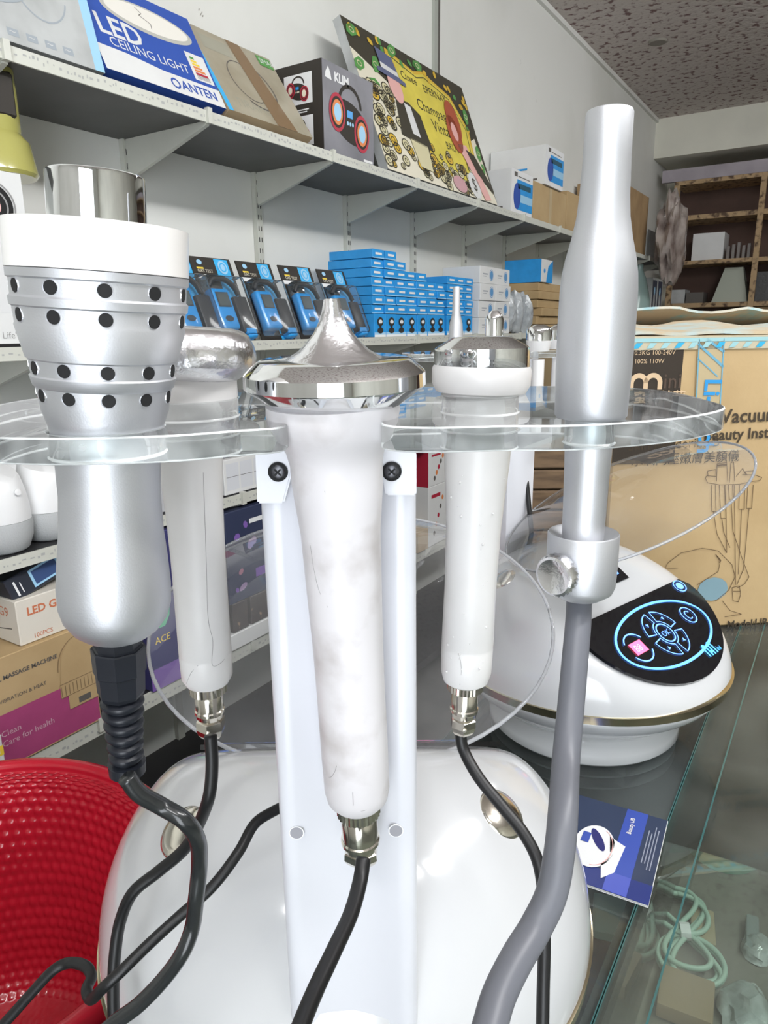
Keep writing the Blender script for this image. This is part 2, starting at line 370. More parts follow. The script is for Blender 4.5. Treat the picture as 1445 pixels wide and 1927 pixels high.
# upper shelf, left to right
def pr_grey(bm, F, W, H):
    F.rect(bm, .0, .0, W*.94, H*.99, 0, 1); F.rect(bm, W*.94, 0, W, H, 1, 1)
    F.ell(bm, W*.35, H*.62, W*.26, H*.22, 2, 2); F.ringp(bm, W*.35, H*.62, W*.27, H*.23, .004, 3, 3)
    for k in range(5): F.rect(bm, W*(.36+.1*k), H*.07, W*(.42+.1*k), H*.15, 3, 2); F.text(bm, '~', W*(.37+.1*k), H*.08, .02, 2, 3)
    F.ringp(bm, W*.7, H*.75, .05, .06, .003, 3, 2, a0=3.4, a1=6)
    return [grey_card, pale_blue, mat('grey_card_light', (.60, .62, .62), .45, var=.15, vscale=9), mat('grey_card_dark', (.34, .38, .42), .5)]
def top_of(px, py, y): q_ = PY(px, py, y); return q_.x, q_.z
yA, yB, yC = sy(207, ZU), sy(430, ZU), sy(592, ZU)
leaner('boxed_lamp', 'grey printed flat lamp box leaning at the left end of the top shelf', 'box', yA-.34, yA-.005, -1.215, ZU+.001, *top_of(160, -28, yA), .05, grey_card, pr_grey)
def pr_led(bm, F, W, H):
    F.rect(bm, 0, 0, W, H, 0, 1); F.rect(bm, 0, 0, W, H*.20, 1, 2); F.poly(bm, [(0, H*.20), (W*.5, H*.20), (W*.22, H*.245), (0, H*.25)], 1, 2)
    F.ell(bm, W*.56, H*.73, W*.38, H*.155, 2, 2, 40); F.ell(bm, W*.56, H*.74, W*.345, H*.125, 3, 3, 40); F.line(bm, [(W*.48, H*.84), (W*.52, H*.79), (W*.49, H*.76), (W*.57, H*.71), (W*.56, H*.65)], .0015, 5, 4)
    F.text(bm, 'LED', W*.07, H*.39, .062, 1, 2, bold=.0012); F.text(bm, 'CEILING LIGHT', W*.12, H*.28, .029, 1, 2)
    F.ringp(bm, W*.57, H*.10, .010, .010, .004, 0, 3); F.text(bm, 'ANTEN', W*.62, H*.06, .030, 0, 3, bold=.0006)
    F.rect(bm, W*.80, H*.24, W*.98, H*.55, 1, 3)
    for k, m in enumerate((6, 4, 4, 7, 7, 8)): F.rect(bm, W*.83, H*(.48-.035*k), W*(.87+.015*k), H*(.505-.035*k), m, 4)
    for k in range(4): F.rect(bm, W*.83, H*(.262+.012*k), W*.95, H*(.266+.012*k), 5, 4)
    return [blue_print, white_card, mat('lamp_rim_grey', (.50, .50, .46), .4), mat('lamp_white', (.82, .80, .74), .4), yellow_print, ink, green_print, orange_print, red_print]
leaner('ceiling_light_box', 'blue box for a round LED ceiling light leaning on the top shelf', 'box', yA, yB, -1.215, ZU+.001, *top_of(352, 36, yB), .05, blue_print, pr_led)
def pr_kraft(bm, F, W, H):
    F.rect(bm, 0, 0, W*.05, H, 0, 1); F.rect(bm, W*.05, 0, W, H, 1, 1); F.poly(bm, [(W*.55, 0), (W*.80, 0), (W*.62, H), (W*.46, H)], 2, 3)
    F.ringp(bm, W*.50, H*.47, W*.26, H*.30, .005, 3, 2, a0=-2.2, a1=1.2); F.ringp(bm, W*.44, H*.48, W*.18, H*.24, .003, 3, 2, a0=.8, a1=5.2)
    F.rect(bm, W*.80, H*.84, W*.98, H*.97, 4, 4); F.text(bm, 'SMART', W*.82, H*.88, .022, 5, 5)
    F.text(bm, 'TIRAMISU', W*.14, H*.10, .035, 6, 2); F.rect(bm, W*.12, H*.75, W*.44, H*.92, 6, 2)
    return [cyan_print, mat('dusty_clear_pack', (.42, .39, .30), .3, var2=(.33, .29, .21), vscale=10), mat('tape_brown_gloss', (.24, .16, .09), .2), ink, green_print, white_print, mat('faded_print', (.36, .35, .28), .5)]
leaner('plastic_wrapped_box', 'brown taped clear-wrapped flat box with a cable picture, right of the blue ceiling light box', 'box', yB+.01, yC, -1.215, ZU+.001, *top_of(506, 112, yC), .045, card_pale, pr_kraft)
# boombox carton
y0, y1 = sy(613, ZU), sy(706, ZU); z1 = zat(612, 112, -1.215)
def boombox(F, bm, cu, cv, s, b, r, g, w_, col, k=2):
    F.ringp(bm, cu, cv+.30*s, .34*s, .30*s, .07*s, b, k, a0=.1, a1=PI-.1, rot=-.12)
    F.ell(bm, cu, cv, .60*s, .34*s, b, k+1, rot=-.25)
    for dx, dy in ((-.42, .10), (.36, -.12)):
        F.ell(bm, cu+dx*s, cv+dy*s, .25*s, .32*s, r, k+2); F.ell(bm, cu+dx*s, cv+dy*s, .20*s, .26*s, b, k+3); F.ell(bm, cu+dx*s, cv+dy*s, .16*s, .21*s, col, k+4); F.ell(bm, cu+dx*s, cv+dy*s, .11*s, .15*s, w_, k+5)
    F.rect(bm, cu-.12*s, cv+.08*s, cu+.06*s, cv+.2*s, g, k+3)
    for i in range(3): F.ell(bm, cu-.10*s+.08*i*s, cv-.02*s, .03*s, .035*s, w_, k+3)
def pr_klim(bm, f, s, t, W, H, D):
    f.rect(bm, 0, 0, W, H, 0, 1); s.rect(bm, 0, 0, D, H, 1, 1)
    boombox(f, bm, W*.52, H*.42, W*.62, 1, 3, 4, 2, 5)
    f.text(bm, 'KLIM', W*.22, H*.82, .030, 6, 2, bold=.0012); f.poly(bm, [(W*.05, H*.82), (W*.17, H*.81), (W*.15, H*.88), (W*.11, H*.95), (W*.06, H*.88)], 6, 2)
    f.rect(bm, W*.78, H*.03, W*.97, H*.06, 6, 2)
    for z in (.56, .10):
        s.rect(bm, D*.22, H*z, D*.80, H*(z+.33), 6, 2); boombox(s, bm, D*.51, H*(z+.14), D*.36, 1, 3, 4, 7, 3, 3)
    s.rect(bm, D*.3, H*.49, D*.72, H*.503, 6, 2); s.rect(bm, D*.34, H*.465, D*.68, H*.478, 6, 2)
    return [mat('klim_grey', (.20, .20, .23), .35, var=.3, vscale=9), black_print, pale_blue, red_print, sky_print, orange_print, white_print, cream]
carton('boombox_carton', 'black and grey carton picturing a portable boombox on the top shelf', 'box', -1.375, -1.215, y0, y1, ZU+.001, z1, black_print, prints=pr_klim)
# poster: a generic painted board
def pr_poster(bm, F, W, H):
    R = random.Random(3)
    F.rect(bm, 0, 0, W, H, 0, 1); F.poly(bm, [(0, 0), (W, 0), (W*.96, H*.55), (W*.62, H*.30), (W*.3, H*.62), (0, H*.80)], 1, 2)
    sh = [(W*.30, H*.92), (W*.50, H*.86), (W*.58, H*.90), (W*.80, H*.82), (W*.90, H*.60), (W*.86, H*.22), (W*.70, H*.08), (W*.46, H*.18), (W*.33, H*.45), (W*.27, H*.70)]
    c = (W*.6, H*.5); F.poly(bm, [(c[0]+(x-c[0])*1.06, c[1]+(y-c[1])*1.06) for x, y in sh], 2, 3); F.poly(bm, sh, 3, 4)
    F.line(bm, [(c[0]+(x-c[0])*.94, c[1]+(y-c[1])*.94) for x, y in sh+sh[:1]], .004, 0, 5)
    for i, (t, u, v, s) in enumerate((('Champagne', .43, .58, .055), ('Vintage', .52, .45, .06), ('BRUT', .60, .34, .04), ('Cuvee', .36, .77, .04), ('EPERNAY', .54, .75, .04))): F.text(bm, t, W*u, H*v, s, 0, 6, rot=.0)
    for k in range(26):    # coins on the dark border
        u, v = R.uniform(.03, .98)*W, H*R.uniform(.84, .97)
        if k > 15: u, v = W*R.uniform(.90, .98), H*R.uniform(.15, .9)
        F.ell(bm, u, v, .014, .010, 2 if k % 3 else 4, 7, 12, rot=R.uniform(0, 3))
    for u, v, a in ((.05, .93, .4), (.16, .76, 1.), (.10, .60, .2), (.34, .95, .6), (.55, .95, .2), (.93, .72, 1.2), (.95, .42, 1.3), (.03, .70, .5)):
        F.ell(bm, W*u, H*v, .036, .02, 4, 7, 6, rot=a); F.ringp(bm, W*u, H*v, .012, .008, .003, 5, 8, 12)
    for k in range(120):    # scrollwork along the bottom
        u, v = R.uniform(.02, .86)*W, R.uniform(.02, .30)*H
        if k > 84: u, v = R.uniform(.02, .26)*W, R.uniform(.3, .62)*H
        s = R.uniform(.009, .020); F.ell(bm, u, v, s*1.2, s, 5 if k % 3 else 2, 9, 14); F.ringp(bm, u, v, s*1.2, s, .0035, 0, 10, 16); F.ringp(bm, u, v, s*.5, s*.45, .003, 0, 10, 10)
    # two plain painted figures, featureless
    F.poly(bm, [(W*.20, H*.30), (W*.44, H*.26), (W*.42, H*.52), (W*.34, H*.58), (W*.24, H*.56)], 0, 11); F.poly(bm, [(W*.30, H*.34), (W*.36, H*.33), (W*.35, H*.55), (W*.30, H*.56)], 6, 12)
    F.ell(bm, W*.27, H*.66, .04, .055, 7, 12); F.poly(bm, [(W*.16, H*.72), (W*.37, H*.70), (W*.37, H*.73), (W*.33, H*.745), (W*.31, H*.88), (W*.19, H*.90), (W*.20, H*.76), (W*.16, H*.75)], 8, 13)
    F.poly(bm, [(W*.195, H*.76), (W*.325, H*.745), (W*.322, H*.78), (W*.197, H*.80)], 6, 14); F.poly(bm, [(W*.28, H*.10), (W*.38, H*.09), (W*.40, H*.28), (W*.26, H*.30)], 5, 11)
    F.ell(bm, W*.76, H*.62, .05, .075, 9, 12); F.ell(bm, W*.73, H*.50, .05, .07, 9, 12); F.ell(bm, W*.735, H*.52, .022, .035, 7, 13)
    F.poly(bm, [(W*.72, H*.42), (W*.82, H*.44), (W*.90, H*.16), (W*.93, H*.02), (W*.86, H*.0), (W*.80, H*.20)], 7, 12); F.poly(bm, [(W*.80, H*.40), (W*.88, H*.38), (W*.99, H*.14), (W*.99, H*.08), (W*.86, H*.22)], 0, 14)
    F.ell(bm, W*.62, H*.07, .05, .03, 10, 12); F.ell(bm, W*.78, H*.10, .045, .05, 6, 12); F.text(bm, '$', W*.755, H*.06, .07, 0, 13)
    return [poster_black, cream, gold_paint, poster_yellow, green_print, mat('poster_cream', (.68, .63, .40), .5), white_card, pink_print, mat('poster_slate', (.12, .14, .25), .5), hair_red, mat('poster_rose', (.6, .35, .38), .5)]
leaner('painted_canvas', 'yellow and black cartoonish painted canvas leaning on the top shelf against the wall', 'painting', sy(733, ZU), sy(938, ZU), -1.215, ZU+.001, *top_of(868, 165, sy(938, ZU)), .028, grey_card, pr_poster)
def pr_medic(bm, f, s, t, W, H, D):
    f.rect(bm, 0, 0, W, H, 0, 1); f.rect(bm, W*.25, H*.12, W, H*.80, 1, 2); f.rect(bm, W*.30, H*.60, W*.9, H*.72, 2, 3); f.ell(bm, W*.26, H*.42, W*.16, H*.3, 3, 3); f.rect(bm, W*.4, H*.30, W, H*.48, 4, 3)
    f.rect(bm, W*.12, H*.85, W*.26, H*.95, 5, 2); f.rect(bm, W*.3, H*.86, W*.85, H*.88, 5, 2); s.rect(bm, D*.25, H*.40, D*.68, H*.45, 5, 2); s.rect(bm, D*.5, H*.40, D*.68, H*.45, 1, 3); s.rect(bm, D*.76, H*.12, D*.86, H*.17, 5, 2)
    return [white_print, sky_print, mat('deep_teal', (.02, .10, .16), .4), blue_print, pale_blue, ink]
ya, yb = sy(965, ZU), sy(1004, ZU)
carton('white_blue_carton', 'white carton with blue picture panel on the top shelf, right of the painting', 'box', -1.47, -1.22, ya, yb, ZU+.001, zat(965, 316, -1.22), white_card, prints=pr_medic)
yc_, yd, ye = sy(1006, ZU), sy(1068, ZU), sy(1100, ZU); zc = zat(1006, 340, -1.22)
def pr_tape(bm, f, s, t, W, H, D):
    f.rect(bm, W*.46, 0, W*.54, H, 0, 1); return [mat('pale_tape', (.55, .44, .27), .3)]
carton('brown_carton', 'brown cardboard carton under the upper white and blue carton', 'box', -1.45, -1.22, yc_, yd-.01, ZU+.001, zc, card, prints=pr_tape)
carton('brown_carton', 'brown cardboard carton on the top shelf just left of the silver gun handle', 'box', -1.45, -1.22, yd, ye+.25, ZU+.001, zat(1075, 362, -1.22), card, prints=pr_tape)
carton('white_blue_carton', 'white carton with blue picture panel standing on a brown carton, highest of the top shelf', 'box', -1.47, -1.21, sy(1027, zc+.1), sy(1060, zc+.1), zc+.001, zat(1027, 270, -1.21), white_card, prints=pr_medic)
carton('brown_carton', 'tall brown carton at the far end of the top shelf behind the silver gun', 'box', -1.46, -1.22, sy(1160, ZU), sy(1216, ZU), ZU+.001, zat(1186, 350, -1.22), card_dark)
carton('small_carton', 'small pale carton at the back of the top shelf beside the brown carton', 'box', -1.46, -1.34, yd+.05, yd+.22, zat(1075, 362, -1.22)+.002, zat(1075, 345, -1.22)+.02, white_card)
for k, (a, b, h, m, lb) in enumerate(((1218, 1240, 430, grey_card, 'dark plastic wrapped pack'), (1241, 1252, 437, card_dark, 'narrow brown pack'), (1254, 1268, 442, card_pale, 'slim tan pack'))):
    carton('wrapped_pack', lb+' near the far end of the top shelf', 'pack', -1.42, -1.22, sy(a, ZU), sy(b, ZU)-.02, ZU+.001, zat(a, h, -1.22), m)
plast = mat('dusty_plastic_bag', (.42, .37, .34), .25, var2=(.14, .10, .09), vscale=7, bump=.25, bscale=14, coat=.4)
c = PX(1262, 455, -1.08); bm = NB(); blob(bm, (c.x, c.y, c.z+.03), .15, 4.2, .45, 4, (.5, 1.3, 1.9), 1.5); single('plastic_bag', bm, plast, 'dusty brownish plastic bag bulging off the far end of the top shelf', 'bag', smooth=True)
# ---------------------------------------------------------------- middle shelf
xf = -1.225
def pr_phone(bm, f, s, t, W, H, D):
    f.rect(bm, 0, 0, W, H, 0, 1); f.ell(bm, W*.84, H*.80, .036, .036, 1, 2); f.ringp(bm, W*.84, H*.80, .039, .039, .003, 2, 3); f.ringp(bm, W*.84, H*.80, .026, .026, .003, 2, 3); f.ell(bm, W*.84, H*.80, .014, .014, 3, 4)
    f.text(bm, 'LIBERTY', W*.58, H*.19, .017, 4, 2); f.rect(bm, W*.6, H*.2, W*.95, H*.5, 5, 2); f.text(bm, "Life's Good", W*.80, H*.05, .016, 2, 2); f.rect(bm, 0, 0, W, H*.02, 1, 2)
    return [white_card, hole_black, mat('mid_grey', (.3, .3, .3), .4), pink_print, red_print, mat('offwhite_print', (.70, .71, .72), .5)]
yw = sy(92, ZM)
carton('camera_carton', 'white carton with a round lens picture at the left end of the middle shelf', 'box', -1.46, -1.215, yw-.36, yw-.01, ZM+.001, zat(60, 332, -1.215), white_card, prints=pr_phone)
# amber bottle standing on that carton
zt = zat(60, 332, -1.215); yb_ = sy(-6, ZM+.3, -1.28)
r = root('tool_bottle', (-1.28, yb_, zt+.002), 'yellowish clear bottle holding a dark tool on the white carton', 'bottle')
amber = mat('amber_plastic', (.42, .40, .12), .12, coat=.5)
bm = NB(); lathe(bm, (0, 0, 0), (0, 0, 1), [(0, .062), (.006, .066), (.055, .058), (.07, .045), (.075, .046), (.165, .046), (.185, .040), (.195, .02)], 32); obj('bottle_body', bm, amber, r, local=True, smooth=True)
bm = NB(); box(bm, (.03, -.03, .09), (.0475, .022, .16), bev=.004); obj('label_window', bm, [black_print], r, local=True)
# blister packs
def blister(loc, label, rz):
    r = root('blister_pack', loc, label, 'pack', rz=rz, group='blue gadget blister packs on the middle shelf')
    L = Matrix.Rotation(-.38, 4, 'Y')     # leans back against what is behind it
    W, H = .128, .205
    F = Frame(L @ Vector((0, -W/2, 0)), (0, 1, 0), L.to_3x3() @ Vector((0, 0, 1)), .0006)
    bm = NB(); box(bm, (-.003, -W/2, 0), (0, W/2, H), M=L); obj('backing_card', bm, black_print, r, local=True)
    bm = NB(); F.rect(bm, 0, H*.80, W, H*.985, 0, 1); F.rect(bm, W*.58, 0, W*.92, H*.985, 1, 2); F.rect(bm, 0, H*.74, W, H*.79, 2, 3); F.ell(bm, W*.75, H*.885, .015, .017, 3, 4); F.ringp(bm, W*.75, H*.885, .009, .010, .003, 1, 5, 20)
    F.rect(bm, W*.10, H*.85, W*.26, H*.87, 4, 4); F.text(bm, 'GAS TEST', W*.10, H*.81, .011, 5, 4); F.ell(bm, W*.2, H*.93, .008, .006, 3, 4)
    obj('printed_face', bm, [black_print, cyan_print, white_print, pale_blue, yellow_print, cream], r, local=True)
    bm = NB(); box(bm, (.001, -W*.44, .02), (.026, W*.02, H*.58), bev=.008, seg=3, M=L); g = obj('gadget_body', bm, mat('gadget_blue', (.02, .30, .72), .25, coat=.3), r, local=True, smooth=True)
    F2 = Frame(L @ Vector((.0262, -W*.44, .02)), (0, 1, 0), L.to_3x3() @ Vector((0, 0, 1)), .0005)
    bm = NB(); F2.rect(bm, .010, .052, .049, .088, 0, 1); F2.rect(bm, .013, .055, .046, .085, 1, 2); F2.ell(bm, .029, .024, .013, .007, 0, 2); obj('screen', bm, [mat('gadget_bezel', (.05, .06, .07), .3), mat('lcd_grey', (.10, .12, .12), .2)], g, local=True)
    bm = NB(); tube(bm, [L @ Vector(q) for q in ((.012, -.045, H*.62), (.016, -.03, H*.70), (.018, .005, H*.70), (.018, .028, H*.62), (.016, .038, H*.52))], .0065, 10); obj('black_accessory', bm, black_rubber, r, local=True, smooth='all')
    bm = NB(); box(bm, (.001, W*.10, .012), (.022, W*.44, H*.50), bev=.006, seg=2, M=L); box(bm, (.001, W*.14, H*.0), (.024, W*.42, .025), 1, bev=.004, M=L); obj('charger', bm, [mat('pack_black', (.03, .03, .035), .35), sky_print], r, local=True, smooth=True)
    bm = NB(); box(bm, (.001, -W*.48, .006), (.032, W*.48, H*.73), bev=.010, seg=3, M=L); obj('clear_blister', bm, wrap, r, local=True, smooth=True)
    return r
bl = ['leftmost blue gadget blister pack beside the perforated silver handpiece', 'second blue gadget blister pack from the left on the middle shelf', 'third blue gadget blister pack, at the centre of the row of five', 'fourth blue gadget blister pack, partly behind the chrome spike', 'rightmost blister pack, next to the wall of small blue boxes']
for k, px in enumerate((372, 440, 522, 592, 660)):
    yy = sy(px, ZM+.02, -1.23)
    if k == 0: proto = blister((-1.225, yy, ZM+.001), bl[0], 0)
    else:
        c_ = copy_tree(proto); c_.location = (-1.225+.004*(k % 2), yy, ZM+.001); c_['label'] = bl[k]; c_.rotation_euler = (0, 0, -.05+.03*(k % 3))
# crimson item glimpsed beside the cup
yy = sy(354, ZM); carton('red_pack', 'narrow crimson pack just right of the perforated silver handpiece', 'pack', -1.36, -1.30, yy-.08, yy-.04, ZM+.001, zat(356, 540, -1.3), red_print)
# wall of small blue boxes
def small_blue(w_, h, d, pic):
    bm = NB(); box(bm, (-d, 0, 0), (0, w_, h), bev=.001)
    r = bpy.data.objects.new('small_blue_box', None); C.objects.link(r); obj('carton_body', bm, sky_print, r, local=True)
    F = Frame((0, 0, 0), (0, 1, 0), (0, 0, 1), .0008); bm = NB()
    if pic:
        F.rect(bm, .001, 0, w_-.001, h*.10, 2, 1); F.rect(bm, .001, h*.10, w_-.001, h*.20, 0, 1)
        for dy in (.28, .66): F.ell(bm, w_*.5, h*dy, w_*.26, h*.2 if dy > .5 else h*.13, 1, 2, 16)
        F.ell(bm, w_*.5, h*.66, w_*.16, h*.09, 2, 3, 12); F.rect(bm, w_*.44, h*.3, w_*.56, h*.6, 1, 3)
    else: F.rect(bm, w_*.22, h*.40, w_*.78, h*.66, 2, 1); F.rect(bm, 0, h*.0, w_, h*.12, 0, 1)
    obj('printed_label', bm, [pale_blue, black_print, white_print], r, local=True); return r
ya, yb = sy(703, ZM, xf), sy(838, ZM, xf); n = 7; wv = (yb-ya)/n
protos = {}
def put_blue(pic, w_, h, d, x, y, z, label):
    key = (pic, round(w_, 3), round(h, 3))
    if key not in protos: o = small_blue(w_-.002, h-.0015, d, pic); protos[key] = o
    else: o = copy_tree(protos[key])
    o.location = (x, y, z); o['label'] = label; o['category'] = 'box'; o['group'] = 'small blue gadget boxes stacked on the middle shelf'
tall = .070; hb = .0265
cols = [(7, 0), (7, 0), (7, -.004), (6.6, 0), (6, 0), (5, 0), (4.6, 0)]
ords = ['first', 'second', 'third', 'fourth', 'fifth', 'sixth', 'seventh']
for i in range(n):
    y = ya+wv*i; put_blue(True, wv, tall, .16, xf+random.uniform(-.003, .003), y, ZM+.001, 'small blue box with black gadget picture, bottom row, %s column of the larger blue stack' % ords[i])
    rows = [6, 6, 6, 5, 5, 4, 4][i]+(1 if i < 2 else 0)
    for j in range(rows):
        put_blue(False, wv, hb, .16, xf+random.uniform(-.006, .004), y+random.uniform(-.0015, .0015), ZM+.001+tall+hb*j, 'small blue box, %s above the pictured bottom row, %s column of the larger blue stack' % (ords[j], ords[i]))
ya2, yb2 = sy(838, ZM, xf)+.03, sy(893, ZM, xf); wv2 = (yb2-ya2)/3
for i in range(3):
    y = ya2+wv2*i; put_blue(True, wv2, tall, .14, xf-.01, y, ZM+.001, 'small blue box with black gadget picture, bottom row, %s column of the smaller blue stack' % ords[i])
    for j in range([5, 5, 5][i]): put_blue(False, wv2, hb*1.02, .14, xf-.01+random.uniform(-.004, .004), y, ZM+.001+tall+hb*1.02*j, 'small blue box, %s above the pictured bottom row, %s column of the smaller blue stack' % (ords[j], ords[i]))
# white boxes with blue roundels
def pr_round(bm, f, s, t, W, H, D):
    for u in (.5,): f.ell(bm, W*.72, H*.52, W*.13, H*.34, 0, 1); f.ringp(bm, W*.72, H*.52, W*.11, H*.28, .0025, 2, 2, 20); f.rect(bm, W*.18, H*.52, W*.48, H*.60, 1, 1); f.rect(bm, W*.18, H*.40, W*.40, H*.44, 1, 1)
    return [mat('roundel_blue', (.12, .32, .60), .4), mat('soft_grey', (.35, .38, .42), .5), white_card]
ya, yb = sy(900, ZM, xf), sy(957, ZM, xf); ww = (yb-ya)/2; hh = (zat(925, 503, xf)-ZM)/4
for j in range(4):
    for i in range(2): carton('white_box', 'white box with blue roundel, %s row from the bottom, %s of two columns' % (ords[j], ('left', 'right')[i]), 'box', xf-.16, xf+random.uniform(-.004, .004), ya+ww*i+.001, ya+ww*(i+1)-.001, ZM+.001+hh*j, ZM+hh*(j+1), white_card, prints=pr_round, group='white roundel boxes on the middle shelf')
foil = mat('clear_grey_bag', (.55, .58, .60), .22, var2=(.30, .33, .36), vscale=16, bump=.5, bscale=25)
for k, px in enumerate((966, 982, 998)):
    y = sy(px, ZM, -1.22); bm = NB(); blob(bm, (-1.26, y, ZM+.085), .055, k*3.1, .3, 3, (.8, .75, 1.55), 2.5); single('plastic_sachet', bm, foil, ('left', 'middle', 'right')[k]+' of three upright clear plastic sachets beside the white boxes', 'sachet', group='plastic sachets on the middle shelf', smooth=True)
ya, yb = sy(1012, ZM, -1.24), sy(1056, ZM, -1.24)+.25; hz = (zat(1012, 530, -1.24)-ZM)/6
for j in range(6): carton('flat_carton', 'flat brown carton, %s from the bottom of its stack on the middle shelf' % ords[j], 'box', -1.46, -1.24+random.uniform(-.01, .01), ya+random.uniform(-.02, .02), yb, ZM+.001+hz*j, ZM+hz*(j+1)-.001, card, group='flat brown cartons on the middle shelf')
def pr_bw(bm, f, s, t, W, H, D):
    s.rect(bm, 0, 0, D, H, 0, 1); f.poly(bm, [(W*.45, 0), (W, 0), (W, H), (W*.6, H*.7)], 0, 1); f.ell(bm, W*.3, H*.5, W*.08, H*.1, 0, 1); return [sky_print]
zq = ZM+hz*6+.001; carton('blue_white_box', 'blue and white box on top of the flat brown cartons', 'box', -1.42, -1.24, ya+.01, ya+.16, zq, zat(1012, 485, -1.24), white_card, prints=pr_bw)
yy = sy(1207, ZM+.2, -1.25); bm = NB(); lathe(bm, (-1.28, yy, ZM+.001), (0, 0, 1), [(0, .09), (.2, .085), (.34, .05), (.40, .025), (.43, .028)], 24); single('spray_bottle', bm, mat('teal_bottle', (.30, .42, .40), .2), 'murky teal plastic bottle at the far end of the middle shelf', 'bottle', smooth=True)
def pr_fig(bm, f, s, t, W, H, D):
    f.rect(bm, W*.1, H*.25, W*.9, H*.95, 0, 1); f.ell(bm, W*.5, H*.75, W*.15, H*.08, 1, 2); f.rect(bm, W*.35, H*.4, W*.65, H*.68, 2, 2); f.rect(bm, 0, H*.14, W, H*.22, 3, 1); return [mat('pack_navy', (.04, .05, .10), .3), pale_blue, grey_card, red_print]
for k in range(2): yy = sy(1226+10*k, ZM+.2, -1.25); carton('display_box', ('nearer', 'farther')[k]+' dark window box beside the teal bottle at the far end', 'box', -1.36, -1.24, yy-.06, yy+.10, ZM+.001, ZM+.36, grey_card, prints=pr_fig)
# ---------------------------------------------------------------- lower shelf
def speaker(loc, label, rz=0, first=[None]):
    if first[0]: o = copy_tree(first[0]); o.location = loc; o['label'] = label; return o
    r = root('smart_speaker', loc, label, 'speaker', group='white smart speakers on the lower shelf'); first[0] = r
    top = mat('speaker_white', (.80, .81, .82), .35); base = mat('speaker_fabric', (.48, .50, .51), .9, bump=.2, bscale=400)
    bm = NB(); pr = [(.056, .0505), (.08, .050), (.11, .0455), (.135, .040), (.142, .036), (.143, 0.001)]
    R = lathe(bm, (0, 0, 0), (0, 0, 1), pr, 40)
    for v in bm.verts:
        if v.co.z > .10: v.co.z += -v.co.x*.35*(v.co.z-.10)/.043
    obj('upper_shell', bm, top, r, local=True, smooth=True)
    bm = NB(); lathe(bm, (0, 0, 0), (0, 0, 1), [(0, .036), (.004, .042), (.025, .050), (.045, .052), (.0555, .0510)], 40); obj('fabric_base', bm, base, r, local=True, smooth=True)
    bm = NB(); lathe(bm, (.046, .012, .108), (1, 0, .22), [(0, .0055), (.0025, .0055), (.003, .0035)], 16); obj('button', bm, top, r, local=True, smooth=True)
    return r
for k, (px, x) in enumerate(((92, -1.235), (6, -1.225), (48, -1.358))):
    speaker((x, sy(px, ZL+.02, x), ZL+.001), ('white smart speaker on the lower shelf nearest the silver handpiece', 'white smart speaker cut by the left edge of the frame', 'white smart speaker standing behind the two front ones')[k])
def pr_tiles(bm, f, s, t, W, H, D):
    for k in range(3): f.rect(bm, W*(.05+.32*k), H*.12, W*(.33+.32*k), H*.88, 0, 1); f.line(bm, [(W*(.05+.32*k), H*.5), (W*(.33+.32*k), H*.5)], .001, 1, 2)
    return [mat('tile_white', (.66, .68, .72), .3), ink]
ya = sy(303, ZL, -1.19)
carton('black_white_pack', 'black and white pack on the lower shelf left of the white post', 'box', -1.40, -1.19, ya, sy(418, ZL, -1.19), ZL+.001, ZL+.10, mat('pack_bw', (.45, .46, .48), .4, var2=(.02, .02, .02), vscale=14, ramp=(.5, .52)))
carton('white_panelled_box', 'white box with panel outlines on the lower shelf beside the post', 'box', -1.40, -1.185, sy(421, ZL, -1.19), sy(500, ZL, -1.19), ZL+.001, ZL+.085, white_card, prints=pr_tiles)
carton('dark_glossy_box', 'glossy dark box on the white panelled box beside the post', 'box', -1.36, -1.2, sy(423, ZL, -1.19), sy(455, ZL+.1, -1.19), ZL+.087, ZL+.16, panel_black)
# ---------------------------------------------------------------- bottom shelf
bx = -1.165
ya, yb = sy(20, ZB, bx)-.10, sy(192, ZB, bx); z1 = zat(60, 1215, bx)
def pr_massage(bm, f, s, t, W, H, D):
    f.rect(bm, W*.27, H*.02, W*.99, H*.50, 0, 1); f.text(bm, 'A SMALL MASSAGE MACHINE', W*.22, H*.80, .0115, 1, 2, bold=.0003); f.text(bm, 'VIBRATION & HEAT', W*.34, H*.60, .010, 1, 2); f.text(bm, 'Clean', W*.32, H*.30, .016, 2, 2); f.text(bm, 'Care for health', W*.32, H*.21, .016, 2, 2)
    cu = W*.89; f.poly(bm, [(cu-.045, H*.52), (cu+.045, H*.52), (cu+.036, H*.80), (cu+.015, H*.93), (cu-.015, H*.93), (cu-.036, H*.80)], 3, 3); f.rect(bm, cu-.046, H*.40, cu+.046, H*.52, 3, 3)
    for k in range(12): f.line(bm, [(cu-.044+.008*k, H*.41), (cu-.044+.008*k, H*.51)], .0015, 4, 4)
    f.ringp(bm, cu, H*.66, .046, H*.28, .0015, 4, 4, a0=0, a1=PI); f.line(bm, [(cu-.046, H*.40), (cu+.046, H*.40)], .0015, 4, 4); f.line(bm, [(cu-.046, H*.53), (cu+.046, H*.53)], .0015, 4, 4); f.rect(bm, cu-.032, H*.26, cu+.032, H*.40, 3, 3); f.rect(bm, cu-.012, H*.28, cu+.014, H*.34, 1, 4); f.line(bm, [(cu-.03, H*.26), (cu+.03, H*.26)], .001, 4, 4)
    return [magenta_print, ink, mat('print_pink', (.65, .42, .50), .5), card, mat('sepia_line', (.25, .17, .09), .6)]
carton('massager_carton', 'brown carton with magenta band and massager drawing on the bottom shelf', 'box', -1.42, bx, ya, yb, ZB+.001, z1, card, prints=pr_massage)
